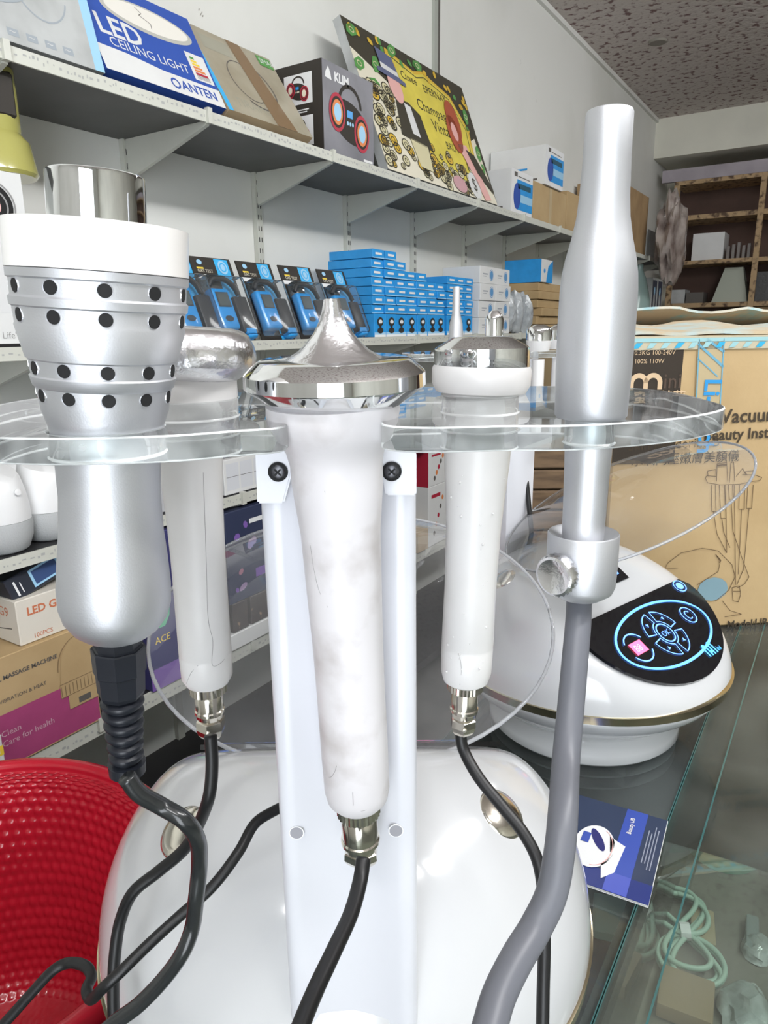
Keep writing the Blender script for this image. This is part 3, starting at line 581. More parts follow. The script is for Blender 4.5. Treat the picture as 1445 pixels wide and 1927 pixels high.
def pr_g9(bm, f, s, t, W, H, D):
    f.text(bm, 'LED G9', W*.12, H*.62, .021, 0, 1, bold=.0006); f.text(bm, '100PCS', W*.16, H*.08, .012, 0, 1); f.line(bm, [(W*.62, H*.2), (W*.72, H*.45)], .006, 1, 1); f.line(bm, [(W*.66, H*.40), (W*.74, H*.58)], .008, 2, 2); f.ell(bm, W*.72, H*.5, .006, .008, 3, 3)
    s.text(bm, 'G9', D*.72, H*.6, .026, 0, 1); s.line(bm, [(D*.5, H*.2), (D*.9, H*.35)], .002, 2, 1)
    return [mat('print_coral', (.62, .20, .10), .5), pale_blue, ink, red_print]
ga = sy(40, z1, bx-.01); gb = ga+.155; gz = z1+.085
carton('bulb_carton', 'white open carton lettered LED G9 on the massager carton', 'box', -1.38, bx-.01, ga, gb, z1+.001, gz, mat('ivory_card', (.74, .70, .62), .6, var=.06, vscale=9), prints=pr_g9)
r = root('alcohol_tester_pack', (-1.24, ga+.085, gz+.005), 'black pack with blue screen picture lying on the LED G9 carton', 'pack', rot=(.26, -.15, .0))
bm = NB(); box(bm, (-.06, -.08, 0), (.05, .08, .045), bev=.002); obj('carton_body', bm, mat('pack_black2', (.03, .035, .05), .35), r, local=True)
F = Frame((.05, -.08, 0), (0, 1, 0), (0, 0, 1)); bm = NB(); F.rect(bm, .045, .006, .105, .040, 1, 1); F.rect(bm, .05, .010, .10, .036, 0, 2); F.ell(bm, .115, .028, .008, .010, 2, 1)
for k in range(4): F.ell(bm, .130+.010*(k % 2), .018+.014*(k//2), .003, .004, 3, 1)
F.line(bm, [(.014, .008), (.014, .036)], .004, 3, 1); F.line(bm, [(.024, .010), (.024, .030)], .002, 3, 1)
obj('printed_label', bm, [mat('print_navy', (.05, .09, .22), .3), pale_blue, sky_print, white_print], r, local=True)
ya = sy(-60, ZB, bx); 
def pr_yel(bm, f, s, t, W, H, D): f.rect(bm, 0, H*.62, W, H*.8, 0, 1); f.rect(bm, W*.6, H*.66, W*.9, H*.78, 1, 2); return [yellow_print, cream]
bm_x = -1.10
bm = NB(); box(bm, (-1.12, -.2, ZB-.029), (-1.12+.001, 0, ZB-.028)); bm.free()
carton('small_white_carton', 'small white carton with a yellow band at the left edge on the bottom shelf', 'box', bx+.003, bx+.05, ya-.02, sy(18, ZB, bx+.05), ZB+.001, ZB+.10, white_card, prints=pr_yel)
def pr_game(bm, f, s, t, W, H, D):
    R = random.Random(8)
    for k in range(26): f.ell(bm, W*R.random()*.9+.05*W, H*(.1+.75*R.random()), R.uniform(.006, .016), R.uniform(.004, .012), R.choice((0, 1, 2, 3)), 1+k*.1, 7, rot=R.random()*3)
    f.rect(bm, W*.3, H*.82, W*.8, H*.87, 4, 4); f.rect(bm, W*.35, H*.2, W*.9, H*.3, 0, 4.5); return [purple_print, mat('mauve_print', (.35, .25, .42), .4), mat('print_dark_navy', (.03, .04, .10), .3), mat('dusk_pink', (.40, .18, .25), .4), white_print]
ga, gb = sy(427, ZB+.25, bx), sy(560, ZB+.25, bx)
gz0 = ZB+.115
carton('game_box', 'dark blue and purple printed box on the bottom shelf left of the post', 'box', -1.38, bx, ga, gb, gz0+.001, zat(430, 965, bx), mat('pack_navy2', (.04, .05, .10), .3), prints=pr_game)
for k, (a, b) in enumerate(((424, 441), (443, 474), (476, 520))):
    carton('small_dark_box', '%s of the small dark printed boxes under the purple game box' % ('left', 'middle', 'right')[k], 'box', -1.34, bx, sy(a, ZB, bx), sy(b, ZB, bx)-.006, ZB+.042, gz0, mat('pack_brownblack', (.06, .05, .05), .4, var2=(.30, .20, .15), vscale=60, ramp=(.3, .35)))
carton('white_flat_box', 'flat white box under the small dark boxes on the bottom shelf', 'box', -1.38, bx+.004, sy(405, ZB, bx), sy(560, ZB, bx), ZB+.001, ZB+.041, white_card)
def pr_col(bm, f, s, t, W, H, D):
    f.ell(bm, W*.45, H*.55, W*.3, H*.16, 0, 1, 10); f.rect(bm, 0, 0, W, H*.14, 1, 1); f.text(bm, 'ACE', W*.2, H*.3, .022, 2, 2); f.ell(bm, W*.4, H*.82, W*.12, H*.06, 3, 2, 5); return [mat('mint_print', (.12, .50, .28), .4), purple_print, yellow_print, white_print]
carton('toy_box', 'dark blue toy box with green and yellow print between the two left handpieces', 'box', -1.36, bx, sy(288, ZB, bx), sy(348, ZB, bx), ZB+.001, zat(320, 995, bx), mat('toy_navy', (.05, .05, .16), .35), prints=pr_col)
carton('printed_white_box', 'white box with grey picture under the left white handpiece on the bottom shelf', 'box', -1.36, bx+.01, sy(352, ZB, bx), sy(400, ZB, bx), ZB+.001, ZB+.14, white_card)
def pr_redw(bm, f, s, t, W, H, D):
    for k in range(5): f.ell(bm, W*.2+.015*k, H*(.2+.14*k), .008, .009, (1, 2, 0, 1, 2)[k], 1, 8)
    f.rect(bm, W*.1, H*.8, W*.4, H*.86, 0, 1); return [red_print, ink, orange_print]
ra, rb = sy(806, ZB+.2, bx), sy(860, ZB+.2, bx); zr = zat(810, 917, bx)
carton('white_red_box', 'white box with orange drawings on the bottom shelf right of the post', 'box', -1.30, bx, ra, rb, ZB+.001, zr, white_card, prints=pr_redw)
def pr_red2(bm, f, s, t, W, H, D): pr_redw(bm, f, s, t, W, H, D); s.rect(bm, 0, 0, D, H, 0, 1); return [red_print, ink, orange_print]
carton('red_carton', 'red-sided carton standing on the white box right of the post', 'box', -1.30, bx, ra, rb, zr+.001, zr+.13, white_card, prints=pr_red2)
carton('kraft_box', 'small kraft box on the bottom shelf beside the post', 'box', -1.28, bx+.003, ra-.075, ra-.006, ZB+.001, ZB+.075, card_pale)
# ---------------------------------------------------------------- far alcove cabinet
cb = root('timber_cabinet', (-.4, FY+.3, 0), 'dark open shelved timber cabinet in the far alcove', 'cabinet'); cy = FY+.12
def fa(px, py): return PY(px, py, cy)
zs = {k: fa(1380, v).z for k, v in dict(top=306, t2=330, s1=398, s2=486, s3=568, bot=640).items()}
xl, xr = fa(1268, 430).x, 2.4; xv = fa(1428, 430).x
bm = NB(); box(bm, (xl-.05, FY+.505, .02), (xr, FY+.53, zs['top'])); obj('back_panel', bm, dark_wood, cb)
bm = NB(); box(bm, (xl-.12, cy-.005, zs['t2']), (xr, cy+.03, zs['top'])); obj('fascia_board', bm, mat('lilac_board', (.42, .38, .42), .6, var=.2, vscale=5), cb)
for z, th in ((zs['t2'], .03), (zs['s1'], .035), (zs['s2'], .03), (zs['s3'], .035), (.9, .03)):
    bm = NB(); box(bm, (xl-.02, cy, z-th), (xr, FY+.5, z)); obj('shelf_board', bm, wood, cb)
for x in (xl, xv, xv+.62, xv+1.25):
    bm = NB(); box(bm, (x-.02, cy-.012, .02), (x+.02, cy+.02, zs['t2']-.031)); obj('upright_post', bm, wood, cb)
def fbox(name, label, a, b, z0, z1, d, m, cat_='box'): carton(name, label, cat_, fa(a, 400).x, fa(b, 400).x, cy+.05, cy+.05+d, z0, z1, m)
fbox('white_carton', 'white box on the second shelf of the far cabinet', 1306, 1366, zs['s2']+.001, fa(1330, 437).z, .25, white_card)
x0, x1 = fa(1340, 530).x, fa(1408, 530).x; zb = zs['s3']+.001; zt = fa(1370, 502).z
bm = NB(); a = [(x0, cy+.04, zb), (x1, cy+.04, zb), (x1, cy+.28, zb), (x0, cy+.28, zb)]; xm = (x0+x1)/2; b = [(xm-.06, cy+.10, zt), (xm+.07, cy+.10, zt), (xm+.07, cy+.2, zt), (xm-.06, cy+.2, zt)]
va = [bm.verts.new(q) for q in a]; vb = [bm.verts.new(q) for q in b]; bm.faces.new(va[::-1]); bm.faces.new(vb)
for i in range(4): bm.faces.new([va[i], va[(i+1) % 4], vb[(i+1) % 4], vb[i]])
single('pyramid_lamp', bm, mat('greenish_white', (.42, .45, .38), .5), 'pale tapered housing on the third shelf of the far cabinet', 'housing')
for k, (a, b, t, m) in enumerate(((1270, 1300, 545, grey_card), (1302, 1336, 550, ink))): fbox('stored_pack', ('grey pack', 'dark pack')[k]+' left of the pale tapered housing', a, b, zs['s3']+.001, fa(a, t).z, .2, m, 'pack')
for k in range(5): fbox('small_bottle', '%s of the small dim bottles on the far cabinet shelf' % ords[k], 1372+10*k, 1378+10*k, zs['s2']+.001, fa(1370, 462-3*(k % 3)).z, .06, mat('dim_bottle', (.22, .20, .19), .4), 'bottle')
fbox('dark_bag', 'dark bag at the right of the far cabinet third shelf', 1434, 1470, zs['s3']+.001, fa(1440, 510).z, .25, mat('dark_bag', (.05, .05, .05), .4, bump=.3))
fbox('long_carton', 'brown carton right of the cabinet upright', 1434, 1500, zs['s3']-.30, zs['s3']-.04, .25, card_dark)
fbox('printed_tin', 'dark printed box at the right under the third shelf', 1395, 1432, zs['s3']-.35, fa(1400, 580).z, .25, mat('gold_speckled', (.04, .04, .05), .4, var2=(.4, .33, .15), vscale=20, ramp=(.3, .34)))
# ---------------------------------------------------------------- glass counters
ZC = .93
metal_dk = mat('dark_metal_frame', (.04, .04, .04), .4)
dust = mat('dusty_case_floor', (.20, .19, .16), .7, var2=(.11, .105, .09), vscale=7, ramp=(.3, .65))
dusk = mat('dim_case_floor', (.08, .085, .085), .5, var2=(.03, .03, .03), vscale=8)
def case(label, x0, x1, y0, y1, glass, floor_mat, zs_):
    r = root('glass_showcase', ((x0+x1)/2, (y0+y1)/2, 0), label, 'showcase')
    bm = NB(); box(bm, (x0, y0, ZC-.008), (x1, y1, ZC)); g = obj('glass_top', bm, glass, r)
    bm = NB(); box(bm, (x1-.0002, y0, ZC-.0079), (x1+.0008, y1, ZC-.0002)); box(bm, (x0-.0008, y0, ZC-.0079), (x0+.0002, y1, ZC-.0002)); obj('cut_edge', bm, glass_edge, g)
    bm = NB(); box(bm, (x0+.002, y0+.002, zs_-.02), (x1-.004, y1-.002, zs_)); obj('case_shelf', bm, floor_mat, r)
    bm = NB(); box(bm, (x0, y0, .05), (x1, y1, .45)); obj('cabinet_base', bm, mat('case_base', (.12, .10, .08), .6, var=.3, vscale=4), r)
    for s in (x0+.003, x1-.009):
        bm = NB(); box(bm, (s, y0+.004, .451), (s+.005, y1-.004, ZC-.0085)); obj('glass_side', bm, case_glass, r)
    for yy in (y0, y1-.02):
        bm = NB()
        for s in (x0, x1-.02): box(bm, (s, yy, .45), (s+.02, yy+.02, ZC-.0085))
        obj('corner_post', bm, metal_dk, r)
    return r
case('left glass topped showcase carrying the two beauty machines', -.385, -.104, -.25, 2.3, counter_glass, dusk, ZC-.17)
case('right glass topped showcase holding the coiled cord and tape ring', -.1015, .62, -.25, 2.3, case_glass, dust, ZC-.13)
sc = [o for o in C.objects if o.name.startswith('glass_showcase')][-1]; bm = NB(); box(bm, (-.0680, -.25, ZC+.0001), (-.0662, 2.3, ZC+.0006)); obj('pane_seam', bm, glass_edge, sc)
bm = NB(); box(bm, (.06, .80, ZC+.001), (.13, .98, ZC+.012)); single('black_rail', bm, metal_dk, 'black flat rail lying on the glass at the far right', 'rail')
# things inside the right showcase
zf = ZC-.129
c = PZ(1268, 1570, zf); c.x = -.058; bm = NB(); R_ = .041
R1 = lathe(bm, (c.x, c.y, zf), (0, 0, 1), [(0, R_), (.045, R_), (.0452, R_-.003), (.0005, R_-.003), (0, R_)], 48, cap=(False, False)); single('tape_ring', bm, mat('green_tape', (.20, .46, .34), .35), 'pale green ring of tape inside the right showcase', 'tape', smooth=True)
green_cord = mat('pale_green_cord', (.40, .55, .47), .4)
c = PZ(1292, 1745, zf+.02); r = root('coiled_cord', (c.x, c.y, zf), 'figure-eight coil of pale green cord inside the right showcase', 'cord')
bm = NB()
for k in range(6):
    e = .004*k; pts = []
    for i in range(17):
        t = 2*PI*i/16; L = .058+.003*math.sin(k*2.1); Wd = .030+.0025*math.cos(k*1.7)
        if k % 2: q = Vector((Wd*math.sin(2*t)*.8+.004*math.sin(k), L*math.cos(t)+.002*k, .004+.0045*(k % 3)+.002*math.sin(t)))
        else: s_ = 1 if k % 4 else -1; q = Vector((Wd*math.sin(t)*1.0, s_*L*.5+L*.52*math.cos(t), .004+.0045*(k % 3)))
        pts.append(RZ(.35) @ (q*1.0)+Vector((c.x, c.y, zf)))
    tube(bm, pts, .0028, 8, sub=5)
obj('cord_loops', bm, green_cord, r, smooth='all')
bm = NB(); lathe(bm, Vector((c.x-.006, c.y, zf+.012)), (.8, .3, .1), [(0, .009), (.010, .009)], 12); obj('wire_tie', bm, white_print, r)
def inbox(name, label, px, py, sx, sy_, h, m, cat_, rz=0, z=None):
    c = PZ(px, py, (z or zf)+h*.5); r = root(name, (c.x, c.y, (z or zf)), label, cat_, rz=rz); bm = NB(); box(bm, (-sx/2, -sy_/2, .0005), (sx/2, sy_/2, h), bev=min(h*.3, .003), seg=2); obj('pack_body', bm, m, r, local=True, smooth=True); return r
clear_dome = mat('crinkled_clear_film', (.50, .54, .54), .12, var2=(.24, .26, .25), vscale=25, bump=.6, bscale=40, coat=.5)
clear_dull = mat('clear_pack_dull', (.50, .54, .52), .12, var2=(.20, .22, .20), vscale=20, bump=.5, bscale=50, coat=.4)
inbox('folded_carton', 'flattened brown carton under the coiled cord', 1290, 1880, .05, .05, .018, mat('dull_card', (.30, .22, .14), .8), 'carton', .1)
inbox('folded_carton', 'second brown card piece beside the coiled cord', 1322, 1745, .025, .05, .008, mat('dull_card2', (.34, .28, .18), .8), 'carton', .2)
inbox('pink_packet', 'pale pinkish packet at the right edge inside the showcase', 1440, 1580, .06, .07, .02, mat('dull_pink', (.38, .30, .25), .6), 'packet', .3)
for k, (px, py) in enumerate(((1390, 1440), (1405, 1495), (1378, 1400), (1352, 1395))): inbox('clear_sachet', ('upper', 'lowest', 'topmost', 'left')[k]+' crinkled clear sachet inside the right showcase above the tape ring', px, py, .03, .035, .014, clear_dull, 'sachet', .4*k)
for k, (px, py, s) in enumerate(((1402, 1905, .024), (1425, 1790, .016))):
    c = PZ(px, py, zf); bm = NB(); blob(bm, (c.x, c.y, zf), s, 3+k, .3, 3, (1, 1.2, .9), 3, flat=0); single('clear_bubble_pack', bm, clear_dome, ('large shiny', 'small dull')[k]+' crumpled clear pack at the lower right inside the showcase', 'pack', smooth=True)
inbox('grey_connector', 'small grey connector inside the right showcase at the right edge', 1415, 1760, .013, .05, .012, mat('slate', (.22, .26, .26), .4), 'connector', .1)
# things under the left glass
zl = ZC-.169
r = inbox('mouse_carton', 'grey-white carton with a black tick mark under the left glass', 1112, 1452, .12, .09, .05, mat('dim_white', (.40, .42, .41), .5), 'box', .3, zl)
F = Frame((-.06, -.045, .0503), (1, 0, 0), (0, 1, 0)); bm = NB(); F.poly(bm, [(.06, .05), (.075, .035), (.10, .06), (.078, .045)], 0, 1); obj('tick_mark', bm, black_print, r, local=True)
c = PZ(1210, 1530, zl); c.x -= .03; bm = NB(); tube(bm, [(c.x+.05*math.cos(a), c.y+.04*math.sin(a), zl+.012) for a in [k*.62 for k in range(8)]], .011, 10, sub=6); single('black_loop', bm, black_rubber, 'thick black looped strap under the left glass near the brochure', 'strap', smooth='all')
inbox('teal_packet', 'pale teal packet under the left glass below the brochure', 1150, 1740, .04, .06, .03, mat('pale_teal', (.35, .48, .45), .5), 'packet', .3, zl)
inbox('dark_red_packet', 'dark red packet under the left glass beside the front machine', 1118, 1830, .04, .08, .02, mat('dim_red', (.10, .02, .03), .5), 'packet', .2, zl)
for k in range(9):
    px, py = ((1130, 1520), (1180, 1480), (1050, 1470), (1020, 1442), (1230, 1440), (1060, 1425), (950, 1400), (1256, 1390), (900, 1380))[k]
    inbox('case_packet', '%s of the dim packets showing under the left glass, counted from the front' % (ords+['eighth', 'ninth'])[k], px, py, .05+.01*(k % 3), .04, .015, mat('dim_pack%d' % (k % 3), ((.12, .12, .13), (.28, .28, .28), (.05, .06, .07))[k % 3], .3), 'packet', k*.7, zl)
# brochure
q = [PZ(1050, 1476, ZC+.003), PZ(1257, 1545, ZC+.003), PZ(1220, 1705, ZC+.003), PZ(1020, 1634, ZC+.003)]
O = q[2].copy(); U = (q[1]-q[2]).normalized(); Wb = (q[1]-q[2]).length; V = Vector((-U.y, U.x, 0)); Hb = (q[3]-q[2]).dot(V)
r = root('brochure', (q[0]+q[2])/2-Vector((0, 0, .0025)), 'dark blue printed brochure with a white machine picture on the glass', 'brochure')
bm = NB(); prism(bm, [O, O+U*Wb, O+U*Wb+V*Hb, O+V*Hb], (0, 0, -.0008)); prism(bm, [O+Vector((0, 0, -.0016)), O+U*Wb+Vector((0, 0, -.0016)), O+U*Wb+V*Hb+Vector((0, 0, -.0016)), O+V*Hb+Vector((0, 0, -.0016))], (0, 0, -.0008)); bmesh.ops.recalc_face_normals(bm, faces=bm.faces)
obj('pages', bm, white_card, r)
F = Frame(O, U, V, .0003); bm = NB()
F.rect(bm, 0, .0005, Wb, Hb, 0, 1); F.rect(bm, 0, Hb*.20, Wb, Hb*.42, 1, 2); F.rect(bm, 0, 0, Wb*.20, Hb, 2, 1.5); F.rect(bm, 0, Hb*.20, Wb*.20, Hb*.42, 3, 3)
F.ell(bm, Wb*.42, Hb*.62, Wb*.25, Hb*.20, 4, 4); F.poly(bm, [(Wb*.35, Hb*.44), (Wb*.58, Hb*.50), (Wb*.52, Hb*.33), (Wb*.20, Hb*.36), (Wb*.10, Hb*.46), (Wb*.25, Hb*.50)], 4, 4)
F.ringp(bm, Wb*.42, Hb*.60, Wb*.22, Hb*.16, .0008, 5, 5, a0=PI, a1=1.9*PI); F.ell(bm, Wb*.50, Hb*.60, Wb*.13, Hb*.05, 6, 5, rot=.5); F.rect(bm, Wb*.43, Hb*.68, Wb*.55, Hb*.76, 1, 6)
F.text(bm, 'Beauty UB', Wb*.68, Hb*.315, .0065, 4, 4, bold=.0001)
for k in range(4): F.rect(bm, Wb*(.40-.06*(k > 1)), Hb*(.155-.03*k), Wb*(.80-.03*(k % 2)+.06*(k > 1)), Hb*(.145-.03*k), 7, 4)
obj('printed_cover', bm, [mat('bro_slate', (.035, .05, .10), .22), mat('bro_blue', (.05, .09, .42), .22), mat('bro_indigo', (.03, .045, .20), .22), mat('bro_light', (.09, .12, .50), .22), white_print, pink_print, mat('bro_navy', (.03, .03, .16), .3), mat('bro_text', (.30, .33, .42), .4)], r)
# ---------------------------------------------------------------- large cardboard carton on the counter
Fb = 1.15; al = math.radians(6)
bl_ = P(1128, 1195, Fb); U = (RIGHT*math.cos(al)+HEAD*math.sin(al)).normalized(); N = Vector((0, 0, 1)).cross(U); D = -(U.cross(Vector((0, 0, 1)))); O = Vector((bl_.x, bl_.y, ZC+.001))
Wx, Hx, Dx = .62, .505, .42
rc = root('large_carton', O+U*Wx/2+D*Dx/2, 'large taped cardboard carton printed Vacuum Beauty Instrument on the counter', 'box')
bm = NB(); prism(bm, [O, O+U*Wx, O+U*Wx+D*Dx, O+D*Dx], (0, 0, Hx)); bmesh.ops.recalc_face_normals(bm, faces=bm.faces); bmesh.ops.bevel(bm, geom=bm.edges[:], offset=.003, affect='EDGES'); obj('carton_body', bm, card, rc)
R = random.Random(5)
def flap(a, b, d, lift):
    bm = NB(); n = 26; rows = []
    for i in range(n+1):
        t = i/n; base = a+(b-a)*t; j = .004*noise.noise(Vector((t*9, lift*50, 0)))
        rows.append((base+Vector((0, 0, j)), base+d*(1+.12*noise.noise(Vector((t*14, 2, lift*9))))+Vector((0, 0, lift+.014*noise.noise(Vector((t*6, 1, lift*20)))))))
    top = [[bm.verts.new(p+Vector((0, 0, o))) for p in r_] for o in (.0, .0045) for r_ in rows]; m = n+1
    for i in range(n):
        A, B, Cc, Dd = top[i], top[i+1], top[m+i], top[m+i+1]
        bm.faces.new([A[0], B[0], B[1], A[1]][::-1]); bm.faces.new([Cc[0], Dd[0], Dd[1], Cc[1]]); bm.faces.new([A[0], B[0], Dd[0], Cc[0]]); bm.faces.new([A[1], Cc[1], Dd[1], B[1]])
    return bm
TZ = Vector((0, 0, Hx+.001))
obj('top_flap', flap(O+TZ+U*.01, O+TZ+U*(Wx-.01), D*.20, .012), mat('flap_card', (.52, .42, .28), .8, var2=(.44, .52, .50), vscale=18, ramp=(.4, .6)), rc)
obj('top_flap', flap(O+TZ+U*.02+D*Dx*.98, O+TZ+U*(Wx-.02)+D*Dx*.98, -D*.17, .040), mat('flap_card2', (.60, .57, .48), .7, var2=(.35, .60, .68), vscale=20, ramp=(.35, .5)), rc)
F = Frame(O-D*.0004, U, (0, 0, 1), .0008); bm = NB()
def bp(px, py):     # pixel on the carton's front face
    r_ = ray(px, py); nn = U.cross(Vector((0, 0, 1))); t = (O-EYE).dot(nn)/r_.dot(nn); q = EYE+r_*t-O; return (q.dot(U), q.z)
def hz(px, py, px2, py2): a, b = bp(px, py), bp(px2, py2); return a[0], min(a[1], b[1]), b[0], max(a[1], b[1])
a = bp(1288, 640); b = bp(1284, 960)
F.rect(bm, .0, .30, a[0], bp(1200, 636)[1], 0, 1)
u0, v0 = bp(1186, 734); u1, v1 = bp(1242, 706)
mw = (u1-u0)/2; ms = .0078
for k in range(2): F.ringp(bm, u0+mw*(k+.5), v1-mw*.5, mw*.5, mw*.5, ms, 1, 2, 20, a0=0, a1=PI)
for k in range(3): F.rect(bm, u0+mw*k-ms/2, v0, u0+mw*k+ms/2, v1-mw*.5, 1, 2)
F.text(bm, 'ini', u1+.005, v0+.002, .034, 2, 2)
F.text(bm, '蜜思特莉', bp(1190, 758)[0], bp(1190, 757)[1], .021, 1, 2, sx=1.05, bold=.0004)
F.text(bm, '0.3KG 100-240V', bp(1192, 674)[0], bp(1192, 668)[1], .010, 1, 2); F.text(bm, '100% 110W', bp(1192, 684)[0], bp(1192, 684)[1], .010, 1, 2)
u, v = bp(1354, 796); F.text(bm, 'Vacuum Beauty', u, v, .032, 3, 2, rot=.02, bold=.0006)
u, v = bp(1322, 829); F.text(bm, 'Beauty Instrument', u, v, .0255, 3, 2, rot=.02, bold=.0005)
u, v = bp(1180, 848); F.text(bm, 'Skin Rendering B', u, v, .023, 3, 2, rot=.02)
u, v = bp(1186, 876); F.text(bm, '水氧門壓嫩膚美顏儀', u, v, .021, 3, 2, rot=.02)
u, v = bp(1366, 1181); F.text(bm, 'Model:UB-2020', u, v, .019, 3, 2, rot=.02, bold=.0004)
# line drawing of the machine with hanging handpieces
def ln(pts, t=.0011): F.line(bm, [bp(*p_) for p_ in pts], t, 4, 2.2)
ln([(1326, 900), (1330, 908), (1352, 912), (1390, 911), (1410, 906), (1428, 904), (1432, 898), (1418, 893), (1395, 893)]); ln([(1326, 900), (1328, 895), (1346, 896)])
ln([(1347, 905), (1348, 872), (1366, 870), (1368, 905)]); ln([(1348, 876), (1366, 874)], .003); ln([(1353, 871), (1354, 862), (1365, 860), (1366, 870)]); ln([(1371, 908), (1374, 870), (1379, 869), (1381, 905)])
ln([(1331, 896), (1330, 886), (1346, 883), (1346, 893)]); ln([(1384, 896), (1396, 881), (1402, 893)]); ln([(1404, 893), (1400, 887), (1420, 885), (1416, 892)])
for x0_, x1_, y_, w_ in ((1337, 1338, 962, 8), (1352, 1355, 975, 10), (1369, 1371, 940, 8), (1390, 1389, 958, 10), (1406, 1403, 956, 10)):
    ln([(x0_, 912), (x1_, y_), (x1_+w_, y_), (x0_+w_, 912)]); 
for pts in (((1341, 962), (1348, 1005), (1366, 1040)), ((1357, 975), (1360, 1000), (1372, 1030)), ((1374, 940), (1378, 1000), (1395, 1050), (1408, 1085), (1400, 1098), (1385, 1106)), ((1394, 958), (1388, 1080)), ((1408, 956), (1398, 1070), (1385, 1100)), ((1364, 912), (1366, 1040)), ((1380, 912), (1383, 1100))): ln(pts)
ln([(1256, 1058), (1280, 1040), (1320, 1031), (1350, 1036), (1376, 1062), (1382, 1085), (1370, 1110), (1345, 1130)]); ln([(1256, 1058), (1250, 1070), (1275, 1068)], .0008); ln([(1345, 1042), (1354, 1056), (1350, 1075), (1310, 1100)]); ln([(1346, 1044), (1355, 1054), (1352, 1058)], .002)
ln([(1376, 1105), (1390, 1102), (1392, 1118), (1388, 1132), (1378, 1130), (1376, 1105)]); ln([(1378, 1112), (1392, 1112)]); ln([(1358, 1130), (1372, 1148), (1394, 1155), (1362, 1160)])
u, v = bp(1340, 1108); F.ell(bm, u, v, .028, .022, 5, 2, 12)
obj('printed_face', bm, [mat('label_brown_black', (.035, .026, .02), .3), mat('label_cream', (.60, .44, .28), .5), mat('ini_dark', (.09, .06, .045), .4), mat('carton_ink', (.05, .035, .02), .6), mat('sepia_ink', (.13, .08, .04), .6), mat('worn_blue_tape', (.20, .32, .38), .5)], rc)
# printed clear tape strip
bm = NB(); T0, T1 = bp(1312, 638), bp(1362, 640); B0, B1 = bp(1303, 812), bp(1352, 812)
def tp(s, t): return (T0[0]+(T1[0]-T0[0])*s+(B0[0]-T0[0])*t, T0[1]+(B0[1]-T0[1])*t)
F.poly(bm, [tp(0, 0), tp(0, 1), tp(1, 1), tp(1, 0)], 0, 3)
for s in (.04, .96): F.line(bm, [tp(s, 0), tp(s, 1)], .002, 1, 4)
F.line(bm, [tp(0, .05), tp(1, .3)], .004, 1, 4); F.line(bm, [tp(.3, .0), tp(1, .14)], .004, 1, 4); F.line(bm, [tp(0, .2), tp(.8, .4)], .002, 1, 4)
F.text(bm, 'Li-Tech', tp(.35, .42)[0], tp(.35, .42)[1], .040, 2, 5, rot=-PI/2-.02, bold=.001)
obj('printed_tape', bm, [mat('tape_film', (.46, .37, .22), .15, coat=.4), mat('tape_blue_line', (.14, .36, .50), .4), mat('tape_blue', (.03, .28, .62), .4)], rc)
bm = NB(); ztop = bp(1300, 626)[1]
F.rect(bm, .0, Hx-.022, Wx, Hx-.001, 0, 3); F.rect(bm, .0, Hx-.010, Wx, Hx-.004, 1, 4)
for k in range(26): uu = .02+k*.023; F.poly(bm, [(uu, Hx-.02), (uu+.010, Hx-.019), (uu+.017, Hx-.011), (uu+.006, Hx-.011)], 1 if k % 3 else 2, 5)
obj('edge_tape', bm, [mat('edge_tape_film', (.50, .45, .33), .18, coat=.3), mat('tape_teal', (.30, .52, .55), .4), mat('tape_blue2', (.04, .38, .62), .35)], rc)
# stack of flattened boards behind the far machine
c = P(1024, 1000, 1.20); rz_ = YAW
for k in range(10):
    o_ = R.uniform(-.004, .004); bm = NB(); box(bm, (-.055+o_, -.02, .036*k+.001), (.055+o_, .16, .036*k+.0345), bev=.003, M=T((c.x, c.y, ZC)) @ RZ(rz_))
    single('flat_carton', bm, mat('board_brown', (.20, .13, .075), .8, var2=(.10, .065, .04), vscale=16, stretch=(1, 1, 5), ramp=(.35, .6)), 'dark brown flat carton, %s from the top of the stack behind the far machine' % (['tenth', 'ninth', 'eighth']+ords[::-1])[k], 'box', group='dark brown cartons stacked behind the far machine')
